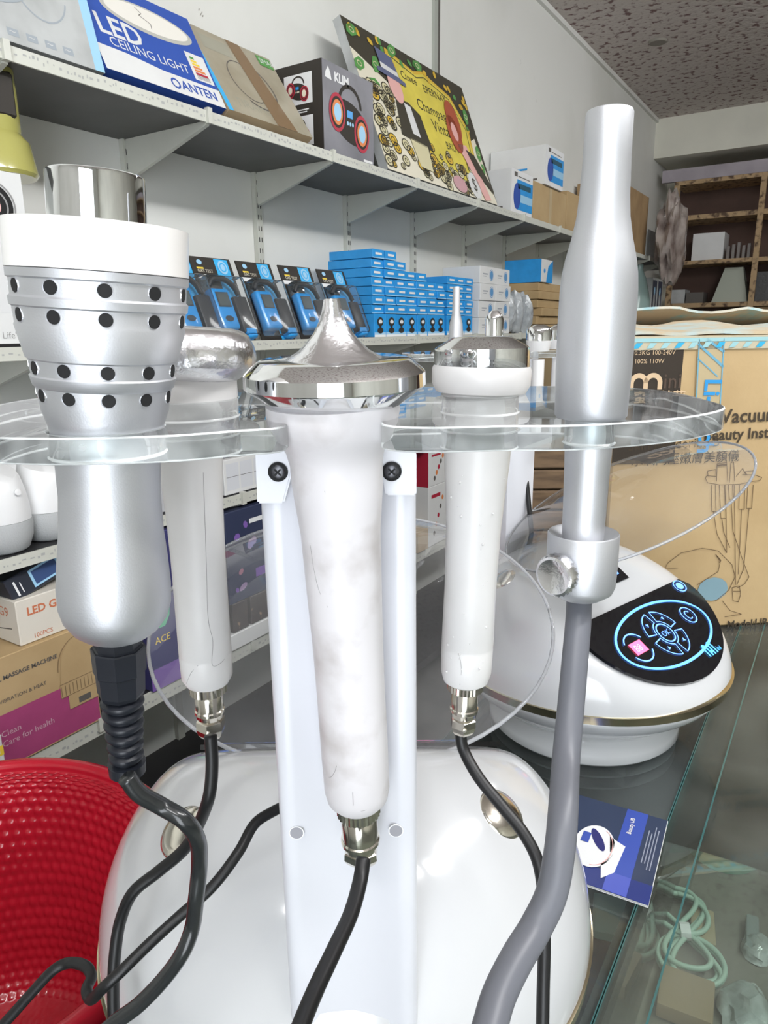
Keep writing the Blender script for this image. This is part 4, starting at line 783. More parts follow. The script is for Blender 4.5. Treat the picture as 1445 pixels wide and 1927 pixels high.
# ---------------------------------------------------------------- the beauty machine body (local: origin on the counter under the ring centre, +Y is its front)
def dome_pt(th, ph):
    x = .181*math.cos(ph)*math.cos(th); y = .181*math.cos(ph)*math.sin(th); z = .148*math.sin(ph)
    tau = math.radians(32); n = Vector((0, math.sin(tau), math.cos(tau))); p_ = Vector((x, y, z)); h = .104
    s = p_.dot(n)-h
    k = .010; s2 = k*math.log(1+math.exp(min(s/k, 50))); p_ -= n*s2
    return p_+Vector((0, 0, .100))
PT = math.radians(32); PN = Vector((0, math.sin(PT), math.cos(PT))); PU = Vector((-1, 0, 0)); PV = PN.cross(PU)      # panel plane; PV points up-slope
PO = Vector((0, 0, .100))+PN*.1052
def machine_body(r):
    bm = NB(); n, m = 96, 30; G = []
    for j in range(m): G.append([bm.verts.new(dome_pt(2*PI*i/n, PI/2*j/m)) for i in range(n)])
    tp_ = bm.verts.new(dome_pt(0, PI/2-.0001))
    for j in range(m-1):
        for i in range(n): bm.faces.new([G[j][i], G[j][(i+1) % n], G[j+1][(i+1) % n], G[j+1][i]])
    for i in range(n): bm.faces.new([G[-1][i], G[-1][(i+1) % n], tp_])
    obj('upper_shell', bm, white_body, r, local=True, smooth='all')
    bm = NB(); lathe(bm, (0, 0, 0), (0, 0, 1), [(.089, .1790), (.090, .1822), (.0995, .1828), (.1005, .1800)], 96, cap=(True, True)); obj('trim_ring', bm, gold_trim, r, local=True, smooth=True)
    bm = NB(); lathe(bm, (0, 0, 0), (0, 0, 1), [(0, .124), (.004, .127), (.014, .126), (.030, .120), (.038, .126), (.052, .146), (.068, .165), (.082, .176), (.0895, .1795)], 96); obj('flared_base', bm, white_body, r, local=True, smooth='all')
    for s in (-1, 1):
        tg = (345, 1565) if s < 0 else (950, 1530); best = None; MA = T(FW(-.031, .462, ZC-CH)) @ RZ(YAW)
        for i_ in range(180):
            for j_ in range(5, 85):
                pp = proj(MA @ dome_pt(math.radians(i_*2), math.radians(j_))); e_ = (pp[0]-tg[0])**2+(pp[1]-tg[1])**2
                if pp[2] < .62 and (best is None or e_ < best[0]): best = (e_, math.radians(i_*2), math.radians(j_))
        q = dome_pt(best[1], best[2]); nn = (dome_pt(best[1]+.02, best[2])-q).cross(dome_pt(best[1], best[2]+.02)-q).normalized(); q = q-nn*.004; bm = NB(); lathe(bm, q-nn*.004, nn, [(0, .018), (.006, .018), (.009, .016), (.0105, .011), (.011, .004)], 32)
        obj('hinge_boss', bm, nickel, r, local=True, smooth='all')
def panel(r, glow=True):
    F = Frame(PO, PU, PV, .0008); bm = NB(); y0_ = -.008; a_, b_ = .130, .112
    pts = [(-a_*.98, y0_-.012), (-a_*.9, y0_), (a_*.9, y0_), (a_*.98, y0_-.012)]+[(a_*math.cos(t), y0_-.015-b_*math.sin(t)*.95) for t in [PI*k/28 for k in range(1, 28)]]
    top = [F.p(u, v, 2) for u, v in pts]; prism(bm, [p_-PN*.004 for p_ in top], PN*.004); bmesh.ops.recalc_face_normals(bm, faces=bm.faces)
    pn = obj('control_panel', bm, panel_black, r, local=True)
    bm = NB(); F.poly(bm, [(-.030, .022), (.034, .022), (.034, .062), (-.030, .062)], 0, 1.5); F.rect(bm, -.018, .032, .022, .036, 1, 3); F.rect(bm, -.018, .042, .022, .046, 2, 3); obj('screen', bm, [panel_black, glow_blue, white_print], r, local=True)
    bm = NB(); cv = y0_-.055; k_ = 3.5
    F.ringp(bm, 0, cv, .096, .042, .0036, 0, k_, 64); ox = .0
    F.ringp(bm, ox, cv, .013, .013, .0018, 1, k_, 24); F.text(bm, 'OK', ox, cv-.004, .011, 1, k_, align='CENTER')
    for q in range(4):
        a = PI/4+q*PI/2
        for rr in (.017, .032): F.ringp(bm, ox, cv, rr, rr, .0014, 1, k_, 10, a0=a-.62, a1=a+.62)
        for s in (-.62, .62): F.line(bm, [(ox+.017*math.cos(a+s), cv+.017*math.sin(a+s)), (ox+.032*math.cos(a+s), cv+.032*math.sin(a+s))], .0014, 1, k_)
        F.ell(bm, ox+.025*math.cos(a), cv+.025*math.sin(a), .003, .003, 1, k_, 3, rot=a)
    F.ringp(bm, .066, cv+.006, .012, .012, .0016, 1, k_, 24); F.ringp(bm, .066, cv+.006, .005, .006, .0016, 1, k_, 12, a0=.5, a1=5.4)
    F.ringp(bm, .104, y0_-.010, .011, .009, .0016, 1, k_, 24); F.ell(bm, .104, y0_-.010, .007, .0055, 1, k_, 16)
    F.rect(bm, -.074, cv-.008, -.050, cv+.008, 2, k_)
    F.text(bm, '88', -.071, cv-.005, .013, 3, k_+1)
    for rr, a0_, a1_ in ((.020, .5, 2.6), (.020, 3.6, 5.8)): F.ringp(bm, -.062, cv, rr, rr*.95, .0018, 1, k_, 12, a0=a0_, a1=a1_)
    mx, mv, mw_ = .036, y0_-.106, .0062
    for k in range(3): F.ringp(bm, mx+mw_*2*k*.5, mv+.010, mw_*.5, .006, .0028, 4, k_, 10, a0=0 if k % 2 == 0 else PI, a1=PI if k % 2 == 0 else 2*PI)
    for k in range(4): F.rect(bm, mx-mw_*.5+mw_*k-.0013, mv, mx-mw_*.5+mw_*k+.0013, mv+.012, 4, k_)
    F.text(bm, 'ini', mx+mw_*3, mv+.001, .010, 4, k_)
    obj('lit_symbols', bm, [mat('glow_ring', (.10, .32, 1.0), .4, emit=1.3), glow_blue, glow_red, white_print, glow_cyan], pn, local=True)
def lid(r, cy_, cz, tilt, R_, dep=.035, hw=1.0, M=None):
    # clear shallow shell hinged on the body
    M = M or T((0, cy_, cz)) @ Matrix.Rotation(tilt, 4, 'X')
    bm = NB(); n, m = 72, 12; G = []
    for j in range(1, m+1):
        f = j/m; G.append([bm.verts.new(M @ Vector((R_*f*math.cos(2*PI*i/n)*hw, R_*f*math.sin(2*PI*i/n), dep*(1-f*f)))) for i in range(n)])
    c0 = bm.verts.new(M @ Vector((0, 0, dep)))
    for j in range(m-1):
        for i in range(n): bm.faces.new([G[j][i], G[j+1][i], G[j+1][(i+1) % n], G[j][(i+1) % n]])
    for i in range(n): bm.faces.new([c0, G[0][i], G[0][(i+1) % n]])
    o = obj('clear_lid', bm, lid_mat, r, local=True, smooth='all')
    bm = NB(); tube(bm, [M @ Vector((R_*hw*math.cos(2*PI*i/64), R_*math.sin(2*PI*i/64), 0)) for i in range(65)], .0016, 8, sub=1); obj('lid_rim', bm, lid_rim, o, local=True, smooth='all')
# ---- front machine, seen from behind
rA = root('beauty_machine', FW(-.031, .462, ZC-CH), 'white domed beauty machine in the foreground with acrylic handpiece holder on its post', 'beauty machine', rz=YAW)
machine_body(rA); panel(rA)
lid(rA, .165, .262, math.radians(15), .186)
# post
pc0 = P(632.5, 852, .297); pc1 = P(666, 1927, .297); zt_ = pc0.z; ax = (pc0-pc1).normalized(); hwid = .0339
Uo = RIGHT.copy(); Vo = HEAD.copy(); cen = lambda z: pc1+(pc0-pc1)*((z-pc1.z)/(pc0.z-pc1.z))
prof = []      # channel cross-section, u to the right, v away from the camera
for a in range(0, 91, 15): prof.append((-hwid+.006-.006*math.cos(math.radians(a)), .006-.006*math.sin(math.radians(a))))
prof += [(-.024, 0), (-.018, .0035), (0, .0045), (.018, .0035), (.024, 0)]
for a in range(90, -1, -15): prof.append((hwid-.006+.006*math.cos(math.radians(a)), .006-.006*math.sin(math.radians(a))))
prof += [(hwid-.004, .038), (-hwid+.004, .038)]
bm = NB(); Rg = []
for z in (ZC+.09, ZC+.16, 1.18, 1.28, zt_+.004):
    c = cen(z); c = Vector((c.x, c.y, z)); Rg.append([bm.verts.new(c+Uo*u+Vo*v) for u, v in prof])
for i in range(len(Rg)-1):
    for k in range(len(prof)): bm.faces.new([Rg[i][k], Rg[i][(k+1) % len(prof)], Rg[i+1][(k+1) % len(prof)], Rg[i+1][k]])
bm.faces.new(Rg[0][::-1]); bm.faces.new(Rg[-1]); bmesh.ops.recalc_face_normals(bm, faces=bm.faces)
post = obj('post', bm, post_white, rA, smooth=True)
# two raised gusset wings where the post carries the plate
for pts in (((482, 850), (500, 826), (562, 828), (548, 900), (536, 945), (486, 945)), ((783, 850), (770, 826), (706, 828), (718, 890), (726, 930), (783, 930))):
    bm = NB(); ps = [P(x, y, .2965) for x, y in pts]; prism(bm, ps, -HEAD*.003); bmesh.ops.recalc_face_normals(bm, faces=bm.faces); bmesh.ops.bevel(bm, geom=bm.edges[:], offset=.0008, segments=2, affect='EDGES'); obj('gusset', bm, post_white, post, smooth=True)
for px, py in ((523, 888), (737, 887)):
    c = P(px, py, .2930); bm = NB(); lathe(bm, c, -HEAD, [(-.001, .0031), (.0008, .0031), (.0012, .0024)], 24); s_ = obj('screw', bm, mat('screw_steel', (.10, .10, .11), .3, .9), post, smooth=True)
    for k in range(2):
        pass
    bm = NB(); d1 = (RIGHT+Vector((0, 0, 1))).normalized(); d2 = (RIGHT-Vector((0, 0, 1))).normalized()
    for d_ in (d1, d2): e_ = d_.cross(HEAD); quad(bm, [c-HEAD*.00135+d_*a_*.0019+e_*b_*.0004 for a_, b_ in ((-1, -1), (1, -1), (1, 1), (-1, 1))])
    lathe(bm, c, -HEAD, [(.0003, .0042), (.0007, .0031)], 24, cap=(False, False)); obj('cross_slot', bm, hole_black, post)
for px, py in ((558, 1567), (745, 1563)):
    c = P(px, py, .2968); bm = NB(); lathe(bm, c, -HEAD, [(0, .0032), (.0003, .0032)], 24, 0); lathe(bm, c, -HEAD, [(0, .0037), (.0002, .0037)], 24, 1); obj('screw_hole', bm, [mat('hole_shade', (.30, .30, .33), .6), white_paint], post)
# acrylic holder plate with through holes
ZP = CH-.0315; TH = .0088
lh = Axis((183, 400, .242), (220, 1190, .246)); rs = Axis((1147, 215, .255), (1090, 1110, .255)); cg = Axis((622, 700, .268), (673, 1500, .282)); bwl = Axis((351, 760, .352), (390, 1275, .357)); bwr = Axis((906, 700, .357), (876, 1275, .357))
def onp(axis, z): t = (z-axis.A.z)/axis.D.z; return axis.A+axis.D*t
def lc(p_): q_ = Vector(p_)-EYE; return q_.dot(RIGHT), q_.dot(HEAD)
out = [(-.165, .285), (-.155, .252), (-.140, .232), (-.105, .2215), (-.070, .224), (-.048, .2345), (-.036, .240), (-.0345, .252), (-.040, .268), (-.038, .292), (-.020, .302), (-.002, .296), (.004, .278), (.000, .256), (.002, .242), (.016, .236), (.040, .238), (.062, .237), (.084, .243), (.112, .258), (.136, .284), (.142, .315), (.143, .350), (.134, .380), (.100, .398), (.05, .404), (-.02, .402), (-.09, .404), (-.14, .398), (-.172, .372), (-.178, .33)]
def plate_mesh(outl, holes, th):
    cu = bpy.data.curves.new('pl', 'CURVE'); cu.dimensions = '2D'; cu.fill_mode = 'BOTH'; cu.extrude = th/2; cu.bevel_depth = .0006; cu.bevel_resolution = 1
    def spl(pts):
        s = cu.splines.new('POLY'); s.points.add(len(pts)-1)
        for i, (x, y) in enumerate(pts): s.points[i].co = (x, y, 0, 1)
        s.use_cyclic_u = True
    pts = [Vector((x, y, 0)) for x, y in outl]; sm = cat(pts+[pts[0]], 6)[:-1]; spl([(v.x, v.y) for v in sm])
    for x, y, r_ in holes: spl([(x+r_*math.cos(2*PI*k/40), y+r_*math.sin(2*PI*k/40)) for k in range(40)])
    to = bpy.data.objects.new('pl', cu); C.objects.link(to); dg = bpy.context.evaluated_depsgraph_get(); me = bpy.data.meshes.new_from_object(to.evaluated_get(dg)); bm = NB(); bm.from_mesh(me)
    bpy.data.objects.remove(to, do_unlink=True); bpy.data.curves.remove(cu); bpy.data.meshes.remove(me); bm.normal_update()
    bmesh.ops.remove_doubles(bm, verts=bm.verts, dist=1e-5)
    for f in bm.faces: f.material_index = 0 if abs(f.normal.z) > .95 else (1 if abs(f.normal.z) < .2 else 2)
    return bm
def rad_at(axis, prof_, z):
    pt_ = onp(axis, z); py = proj(pt_)[1]; L = sorted(prof_)
    for (a, ra_), (b, rb_) in zip(L, L[1:]):
        if a <= py <= b: hw = ra_+(rb_-ra_)*(py-a)/(b-a); return hw*proj(pt_)[2]/FPX
    return .02
LHP = [(515, 161), (530, 160), (533, 156), (562, 154), (566, 158), (580, 156), (583, 152), (612, 148.5), (616, 150), (674, 134), (677, 130), (704, 126), (707, 129), (724, 124), (727, 120), (752, 115), (770, 112), (800, 102), (830, 96), (870, 93.5), (930, 90.5), (1000, 93), (1050, 98), (1100, 101.5), (1135, 100), (1158, 93), (1178, 78), (1190, 62), (1198, 45)]
RSP = [(206, 36), (209, 42), (215, 44), (300, 44), (370, 46), (410, 49), (450, 56), (485, 64), (515, 69), (545, 71), (600, 71), (690, 69.5), (780, 66), (786, 62), (790, 43), (850, 43), (900, 41), (1000, 38.5), (1012, 38)]
CGP = [(757, 125), (775, 126), (800, 119), (822, 108), (845, 93), (870, 87), (905, 86), (950, 81), (1000, 75), (1100, 71), (1200, 66.5), (1300, 64), (1400, 63), (1480, 61), (1497, 57), (1508, 46)]
BLP = [(706, 92), (716, 96), (745, 96), (762, 88), (780, 72), (830, 62), (870, 59), (960, 53), (1050, 50), (1150, 49), (1225, 48.5), (1228, 47.5), (1231, 48.5), (1270, 47), (1282, 40)]
BRP = [(688, 90), (694, 93), (722, 92), (737, 84), (741, 70), (790, 64), (870, 61), (940, 55), (1000, 51), (1100, 48.5), (1210, 48.5), (1213, 47.5), (1216, 48.5), (1262, 47), (1278, 42), (1284, 33)]
zt0, zb0 = ZP, ZP-TH; holes = []
for axx, pr, pad in ((lh, LHP, .0012), (bwl, BLP, .0012), (bwr, BRP, .0012)):
    c = (onp(axx, zt0)+onp(axx, zb0))/2; x_, y_ = lc(c); holes.append((x_, y_, max(rad_at(axx, pr, zt0), rad_at(axx, pr, zb0))+pad))
c = onp(rs, zb0+TH/2); x_, y_ = lc(c); holes.append((x_, y_, 43*proj(c)[2]/FPX+.0012))
bm = plate_mesh(out, holes, TH-.0012)
bmesh.ops.transform(bm, matrix=T((0, 0, ZP-TH/2)) @ RZ(YAW), verts=bm.verts); obj('holder_plate', bm, [acry_face, acry_edge, acry_glint], rA)
print('plate holes', holes)
# ---- far machine
fb = Vector((.65, -.76)); cB = FW(.270, .885, ZC-CH); ang = YAW+math.atan2(fb.y, fb.x)-PI/2
rB = root('beauty_machine', cB, 'white domed beauty machine farther back with lit blue control panel', 'beauty machine', rz=ang)
machine_body(rB); panel(rB); la, lb = P(990, 1072, .80), P(1332, 832, .92); lcn = (la+lb)/2; lx = (lb-la).normalized(); vd = (lcn-EYE).normalized(); lp = lx.cross(vd).normalized()
ly = (vd*.92+lp*.36).normalized(); ly = (ly-lx*ly.dot(lx)).normalized(); lz = lx.cross(ly); ML = Matrix.Translation(lcn) @ Matrix((lx, ly, lz)).transposed().to_4x4()
lid(rB, 0, 0, 0, (lb-la).length/2, M=wm(rB).inverted() @ ML)
MB_ = wm(rB)
def ftex(x, y, z): return MB_ @ Vector((x, y, z))
bm = NB(); box(bm, (-.030, -.150, .13), (.030, -.118, .49), bev=.006, seg=2); postB = obj('post', bm, post_white, rB, local=True, smooth=True)
bm = plate_mesh([(-.165, .02), (-.12, .09), (-.05, .075), (0, .05), (.05, .075), (.12, .09), (.165, .02), (.14, -.06), (.05, -.085), (-.05, -.085), (-.14, -.06)], [], .008)
bmesh.ops.transform(bm, matrix=T((0, -.15, .486)), verts=bm.verts); obj('holder_plate', bm, [acry_face, acry_edge, acry_glint], rB, local=True)
# ---------------------------------------------------------------- handpieces on the front machine
def connector(r, A, y0_, y1_, y2_, y3_, h0, h1, h2):
    bm = NB(); L = [(y0_, h0*.9), (y0_+2, h0), (y1_-1, h0), (y1_, h0*.92)]; R_ = A.lathe(bm, L, 60)
    for k in range(0, 60, 2):
        for ring_ in R_[1:3]: v = ring_[k]; c_ = sum((x.co for x in ring_), Vector())/60; v.co = c_+(v.co-c_)*.95
    obj('knurled_ring', bm, nickel, r)
    bm = NB(); A.lathe(bm, [(y1_, h1*.93), (y1_+3, h1), (y2_-16, h1), (y2_-14, h1*1.08), (y2_-9, h1*1.08), (y2_-7, h1), (y2_, h1*.96), (y2_+4, h1*.8)], 40); obj('plug_barrel', bm, nickel, r, smooth=True)
    bm = NB(); A.lathe(bm, [(y2_+3, h2*.8), (y2_+6, h2*1.0), ((y2_+y3_)/2+2, h2*1.03), (y3_-6, h2*.9), (y3_, h2*.72), (y3_+2, h2*.5)], 6); obj('clamp_nut', bm, nickel, r)
    c_ = A.pt((y2_+y3_)/2)-HEAD*(h2*.95*proj(A.pt(y2_))[2]/FPX); bm = NB(); lathe(bm, c_, -HEAD, [(0, .0014), (.001, .0014), (.0012, .0008)], 12); obj('clamp_screw', bm, nickel, r)
# left perforated probe
r = root('light_probe', lh.pt(1195), 'large perforated silver handpiece with white collar and chrome tip at the left', 'handpiece')
bm = NB(); lh.lathe(bm, LHP, 96); gp = obj('aluminium_body', bm, alu_bright, r, smooth=True)
bm = NB(); lh.lathe(bm, [(514, 158), (513, 161.5), (470, 163), (432, 165), (426, 165), (425, 162), (427, 158)], 96); obj('white_collar', bm, mat('pearl_collar', (.80, .78, .76), .28, coat=.4, sss=.2), r, smooth=True)
bm = NB(); lh.lathe(bm, [(440, 88), (334, 89), (329, 88), (326, 84), (326, 40)], 96); obj('chrome_tip', bm, chrome, r, smooth=True)
Dn = lh.D.normalized(); uu, vv = basis(Dn)
for row, (py, hw) in enumerate(((547, 156), (597, 151), (690, 129), (739, 118.5))):
    cpt = lh.pt(py); rr = hw*proj(cpt)[2]/FPX; a0_ = math.atan2((-HEAD).dot(vv), (-HEAD).dot(uu))
    for k in range(11):
        a = a0_+.17+2*PI*k/11; rn = uu*math.cos(a)+vv*math.sin(a); nn = (rn+Dn*.08).normalized(); p_ = cpt+rn*rr-nn*.0016
        bm = NB(); lathe(bm, p_, nn, [(0, .0021), (.00168, .0021)], 20, 0); lathe(bm, p_, nn, [(.001, .0025), (.0016, .0024)], 20, 1, cap=(False, False)); obj('vent_hole', bm, [hole_black, chrome_worn], gp)
ga_ = Axis((221, 1200, .246), (240, 1452, .2475))
bm = NB(); ga_.lathe(bm, [(1196, 43), (1214, 43), (1216, 46)], 8, 0); ga_.lathe(bm, [(1216, 49), (1219, 50), (1262, 48), (1264, 45), (1300, 43), (1308, 39)], 8); obj('gland_nut', bm, navy_rubber, r)
bm = NB(); L = [(1306, 30)]; y_ = 1312
for k in range(6):
    s = 1-.04*k; L += [(y_, 29*s), (y_+5, 39*s), (y_+9, 40*s), (y_+13, 38*s), (y_+16, 30*s), (y_+20, 29*s)]; y_ += 20
L += [(y_+2, 34), (y_+20, 33), (y_+24, 27)]; ga_.lathe(bm, L, 40); obj('ribbed_strain_relief', bm, navy_rubber, r, smooth=True)
# right silver gun
r = root('vacuum_wand', rs.pt(1012), 'tall bottle-shaped silver wand standing in the acrylic plate at the right', 'handpiece')
bm = NB(); rs.lathe(bm, RSP, 80, cap=(True, True)); obj('wand_body', bm, alu_bright, r, smooth=True)
ck = Axis((1098, 1000, .255), (1091, 1120, .255))
bm = NB(); ck.lathe(bm, [(1018, 40), (1003, 58), (1001, 64), (1004, 66), (1060, 65), (1098, 63), (1110, 58), (1122, 40), (1124, 28)], 64); cl_ = obj('clamp_collar', bm, alu_bright, r, smooth=True)
kc = ck.pt(1058); kd = (-RIGHT*.72-HEAD*.70-Vector((0, 0, .05))).normalized(); rk = 65*proj(kc)[2]/FPX
kp = kc+kd*(rk-.002); bm = NB(); R_ = lathe(bm, kp, kd, [(0, .0038), (.0035, .0038), (.0036, .0074), (.0042, .0080), (.0058, .0080), (.0074, .0080), (.0082, .0074), (.0086, .0065), (.0078, .0045), (.0075, .001)], 48)
for ri in (3, 4, 5):
    for k in range(ri % 2, 48, 2): v = R_[ri][k]; c_ = sum((x.co for x in R_[ri]), Vector())/48; v.co = c_+(v.co-c_)*.93
obj('thumb_knob', bm, chrome_worn, r, smooth=True)
# centre spike probe
r = root('spike_probe', cg.pt(1505), 'white soiled handpiece with chrome spiked disc head leaning on the post', 'handpiece')
ch = Axis((624, 565, .268), (632, 760, .270))
bm = NB(); ch.lathe(bm, [(562, 10), (562.5, 15), (569, 16.5), (585, 19.5), (605, 26), (625, 36), (645, 52), (660, 68), (671, 86), (675, 92)], 96); obj('spike', bm, chrome_worn, r, smooth=True)
bm = NB(); ch.lathe(bm, [(674, 90), (675, 140), (677, 145), (697, 168), (700, 170.5), (724, 170.5), (728, 167), (755, 128), (759, 124), (760, 60)], 96); obj('disc_head', bm, chrome, r, smooth=True)
bm = NB(); cg.lathe(bm, CGP, 80); obj('grip', bm, grip_white, r, smooth=True); connector(r, cg, 1508, 1530, 1590, 1620, 41, 34, 34)
# back left
r = root('egg_probe', bwl.pt(1282), 'white handpiece with rounded chrome head behind the perforated probe', 'handpiece')
he = Axis((351, 615, .352), (352, 712, .352)); bm = NB(); he.lathe(bm, [(613, 30), (614, 85), (618, 104), (627, 116), (645, 125), (662, 129), (673, 129.5), (684, 128), (690, 122), (706, 100), (711, 92), (712, 60)], 80); obj('chrome_head', bm, chrome_worn, r, smooth=True)
bm = NB(); bwl.lathe(bm, BLP, 64); obj('grip', bm, grip_white2, r, smooth=True); connector(r, bwl, 1281, 1301, 1347, 1384, 35, 26, 27)
# back right
r = root('disc_probe', bwr.pt(1284), 'clean white handpiece with round chrome disc head at centre right', 'handpiece')
hr = Axis((907, 630, .357), (906, 700, .357)); bm = NB(); hr.lathe(bm, [(633, 20), (634, 54), (636, 58), (652, 85), (655, 89), (690, 89.5), (693, 88), (694, 50)], 80); obj('chrome_head', bm, chrome, r, smooth=True)
bm = NB(); bwr.lathe(bm, BRP, 64); gr_ = obj('grip', bm, grip_white2, r, smooth=True)
bm = NB(); g = bmesh.ops.create_icosphere
for k in range(26):
    py = R.uniform(880, 1260); a = R.uniform(-1.0, 1.0); c_ = bwr.pt(py); rr = (48.5 if py > 1050 else 51+(1050-py)*.055)*proj(c_)[2]/FPX; u2 = RIGHT; p_ = c_+(-HEAD*math.cos(a)+RIGHT*math.sin(a))*rr; bmesh.ops.create_icosphere(bm, subdivisions=1, radius=R.uniform(.0003, .0008), matrix=T(p_))
o_ = obj('surface_pimples', bm, grip_white2, r, smooth='all'); o_['kind'] = 'stuff'
connector(r, bwr, 1279, 1297, 1345, 1378, 34, 25, 25)
# hairline seams and cracks on the plastic grips
def seam(parent, axx, prof_, pts, rad=.00013):
    q = []
    for px, py in pts:
        t = axx.at(py); c_ = axx.A+axx.D*t; L = sorted(prof_); hw = 50
        for (a, ra_), (b, rb_) in zip(L, L[1:]):
            if a <= py <= b: hw = ra_+(rb_-ra_)*(py-a)/max(b-a, .01)
        s = max(-.97, min(.97, (px-proj(c_)[0])/hw)); rr = hw*proj(c_)[2]/FPX
        vd_ = (EYE-c_); vd_.z = 0; vd_.normalize(); rt = vd_.cross(Vector((0, 0, -1))); q.append(c_+(rt*s+vd_*math.sqrt(1-s*s))*rr)
    bm = NB(); tube(bm, q, rad, 6, sub=6); obj('shell_seam', bm, mat('seam_grey', (.25, .24, .24), .6), parent, smooth='all')
sp = [o for o in C.objects if o.name.startswith('spike_probe')][0]; eg = [o for o in C.objects if o.name.startswith('egg_probe')][0]
seam(eg, bwl, BLP, [(380, 880), (384, 980), (387, 1080), (390, 1150), (398, 1190), (397, 1232), (415, 1232), (433, 1218)])
seam(eg, bwl, BLP, [(352, 1268), (360, 1245), (372, 1230)])
seam(sp, cg, CGP, [(663, 1452), (664, 1475), (665, 1503)]); seam(sp, cg, CGP, [(662, 1488), (690, 1486), (726, 1472)]); seam(sp, cg, CGP, [(586, 1010), (592, 1050), (602, 1090), (618, 1118)]); seam(sp, cg, CGP, [(612, 1440), (622, 1436), (630, 1422), (634, 1408)])
seam(sp, cg, CGP, [(612, 905), (622, 945), (640, 985)]); seam(gr_, bwr, BRP, [(866, 1216), (869, 1240), (866, 1268)])
# cables
def cable(name, label, pts, rad, m, n=16):
    bm = NB(); tube_px(bm, pts, rad, n); return single(name, bm, m, label, 'cable', smooth='all', loc=PD(pts[0][0], pts[0][1], rad*FPX/pts[0][2]))
cable('cable', 'thick shiny grey-black cable from the perforated silver probe', [(238, 1462, 17), (262, 1493, 16.8), (305, 1518, 16.5), (348, 1545, 16.5), (372, 1582, 16), (375, 1630, 15.5), (369, 1690, 15.3), (363, 1740, 15), (345, 1790, 15), (310, 1840, 14.8), (262, 1890, 14.6), (215, 1925, 14.5), (170, 1965, 14.5)], .0034, mat('cable_shiny', (.016, .018, .019), .26, coat=.3))
cable('cable', 'black cable hanging from the left white handpiece', [(396, 1384, 12), (399, 1440, 12), (393, 1500, 12), (372, 1555, 11.6), (345, 1600, 11.4), (298, 1640, 11.3), (250, 1680, 11.3), (226, 1735, 11.2), (216, 1800, 11.2), (213, 1870, 11.2), (216, 1960, 11.2)], .0033, cable_black)
cable('cable', 'long black cable running from behind the post to the lower left corner', [(560, 1505, 9.6), (512, 1528, 9.8), (478, 1552, 10), (448, 1605, 10.3), (400, 1668, 10.5), (340, 1722, 10.6), (282, 1775, 10.8), (228, 1828, 11), (195, 1858, 11), (172, 1880, 10.6), (163, 1862, 10.4), (172, 1838, 10.2), (160, 1818, 10), (130, 1812, 9.8), (100, 1826, 9.8), (60, 1868, 9.8), (18, 1915, 9.8), (-30, 1965, 9.8)], .0027, cable_black)
cable('cable', 'black cable below the centre spiked handpiece', [(684, 1616, 14), (677, 1660, 14.3), (660, 1720, 15), (628, 1790, 16), (595, 1860, 17), (568, 1925, 18), (545, 1990, 19)], .0032, cable_black)
cable('cable', 'black cable from the right white handpiece passing behind the grey hose', [(866, 1374, 11), (872, 1410, 11), (900, 1462, 11.2), (945, 1518, 11.4), (985, 1568, 11.6), (1012, 1622, 11.8), (1023, 1690, 12), (1024, 1780, 12.2), (1022, 1860, 12.4), (1020, 1960, 12.6)], .0033, cable_black)
cable('hose', 'thick grey silicone hose hanging from the silver wand', [(1090, 1118, 23.5), (1088, 1170, 24), (1082, 1240, 24.5), (1074, 1330, 25), (1065, 1430, 26), (1060, 1520, 28), (1053, 1600, 29), (1038, 1680, 29.5), (1008, 1745, 30), (972, 1805, 31), (940, 1870, 32), (922, 1930, 33), (908, 1990, 34)], .0049, cable_grey, 24)
# ---- handpieces on the far machine
zpB = ZC+.491
def probeB(px, py_top, hw, kind, label, F_):
    c_ = P(px, 690, F_); c_.z = zpB; dd = proj(c_)[2]; s = dd/FPX; r = root('handpiece', (c_.x, c_.y, zpB), label, 'handpiece', group=None); h = (690-py_top)*s
    bm = NB()
    if kind == 'cone': lathe(bm, c_, (0, 0, 1), [(.001, hw*1.1*s), (.01, hw*s), (h*.45, hw*.8*s), (h*.6, hw*.5*s), (h*.98, hw*.42*s), (h, hw*.36*s)], 32); obj('wand_body', bm, alu_bright, r, smooth=True)
    else:
        lathe(bm, c_, (0, 0, 1), [(.001, hw*.8*s), (h*.3, hw*.95*s), (h*.42, hw*s)], 40); obj('flange', bm, grip_white2, r, smooth=True)
        bm = NB(); lathe(bm, c_, (0, 0, 1), [(h*.421, hw*1.0*s), (h*.8, hw*1.0*s), (h*.9, hw*.85*s), (h, hw*.4*s)], 40); obj('chrome_head', bm, chrome, r, smooth=True)
    bm = NB(); lathe(bm, c_, (0, 0, -1), [(.009, hw*.5*s), (.06, hw*.5*s), (.12, hw*.42*s)], 24); obj('grip', bm, grip_white2, r, smooth=True)
probeB(857, 572, 15, 'cone', 'small silver cone tipped wand on the far machine holder', .93)
probeB(928, 612, 17, 'disc', 'small chrome capped handpiece on the far machine behind the disc probe', .86)
probeB(1012, 640, 24, 'disc', 'chrome topped white handpiece on the far machine left of the silver wand', .90)
probeB(1050, 645, 24, 'disc', 'chrome topped white handpiece on the far machine partly behind the silver wand', .98)
cable('cable', 'thin black cable beside the far machine post', [(984, 845, 4.5), (990, 900, 4.5), (996, 960, 4.5), (999, 1010, 4.5), (985, 1050, 4.5)], .0034, cable_black)
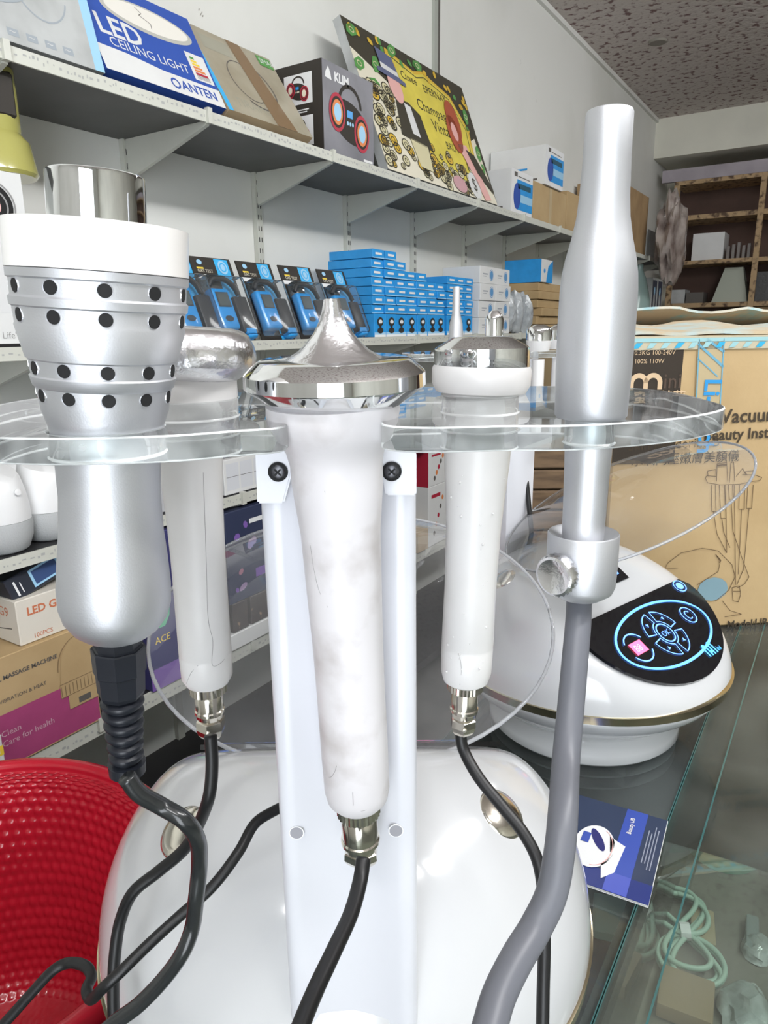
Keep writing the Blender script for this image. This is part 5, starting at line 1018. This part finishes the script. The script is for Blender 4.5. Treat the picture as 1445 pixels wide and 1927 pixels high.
# ---------------------------------------------------------------- red woven plastic chair
cc = FW(-.50, .645, 0); zr_ = CH-.60
r = root('woven_chair', (cc.x, cc.y, 0), 'glossy red woven-pattern plastic tub chair at the lower left', 'chair', rz=YAW)
red_pl = mat('red_plastic', (.52, .012, .03), .22, coat=.4, var=.1, vscale=30)
bm = NB(); n = 540; prof = [(.262, 0), (.268, .006), (.262, .013), (.252, .012), (.246, .002)]; 
path = cat([Vector((.246, .0, 0)), Vector((.240, -.03, 0)), Vector((.222, -.12, 0)), Vector((.205, -.22, 0)), Vector((.180, -.30, 0)), Vector((.12, -.335, 0)), Vector((.04, -.345, 0)), Vector((.004, -.346, 0))], 30)
G = []
for j, q in enumerate(path):
    row = []
    t = path[min(j+1, len(path)-1)]-path[max(j-1, 0)]; nn = Vector((-t.y, t.x, 0)).normalized()*-1
    for i in range(n):
        a = 2*PI*i/n; cell = 4 if q.x > .16 else 4.5
        rowk = int(j/5); ph = (j % 5)/5; cu_ = ((i/6.0)+(.5 if rowk % 2 else 0)) % 1.0
        sc_ = (math.sin(PI*cu_)**.7)*(math.sin(PI*min(1, ph*1.1+.05))**.7); amp = .0036*sc_ if 4 < j < len(path)-20 else 0
        rr = q.x+nn.x*-amp; zz = q.y+nn.y*-amp; rr = q.x-amp*.9; 
        sx_ = 1+.06*math.cos(2*a); back = .12*max(0, -0)*0
        row.append(bm.verts.new((rr*math.cos(a)*sx_, rr*math.sin(a), zr_+zz+amp*.4)))
    G.append(row)
for j in range(len(G)-1):
    for i in range(n): bm.faces.new([G[j][i], G[j][(i+1) % n], G[j+1][(i+1) % n], G[j+1][i]])
bm.faces.new(G[-1]); obj('woven_tub', bm, red_pl, r, local=True, smooth='all')
bm = NB(); pr = [(.246, -.002), (.2455, .004), (.251, .009), (.259, .009), (.264, .004), (.263, -.012), (.252, -.08), (.232, -.21), (.206, -.31), (.13, -.36), (.01, -.362)]
G = [[bm.verts.new((a_*math.cos(2*PI*i/120)*(1+.06*math.cos(4*PI*i/120)), a_*math.sin(2*PI*i/120), zr_+b_)) for i in range(120)] for a_, b_ in pr]
for j in range(len(G)-1):
    for i in range(120): bm.faces.new([G[j][i], G[j+1][i], G[j+1][(i+1) % 120], G[j][(i+1) % 120]])
bm.faces.new(G[-1][::-1]); obj('outer_shell', bm, red_pl, r, local=True, smooth='all')
for sx_, sy_ in ((1, 1), (1, -1), (-1, 1), (-1, -1)):
    bm = NB(); lathe(bm, (.12*sx_, .12*sy_, zr_-.355), (.045*sx_, .045*sy_, -(zr_-.355)), [(0, .022), ((zr_-.355)*1.005, .014)], 20); obj('leg', bm, red_pl, r, local=True, smooth=True)
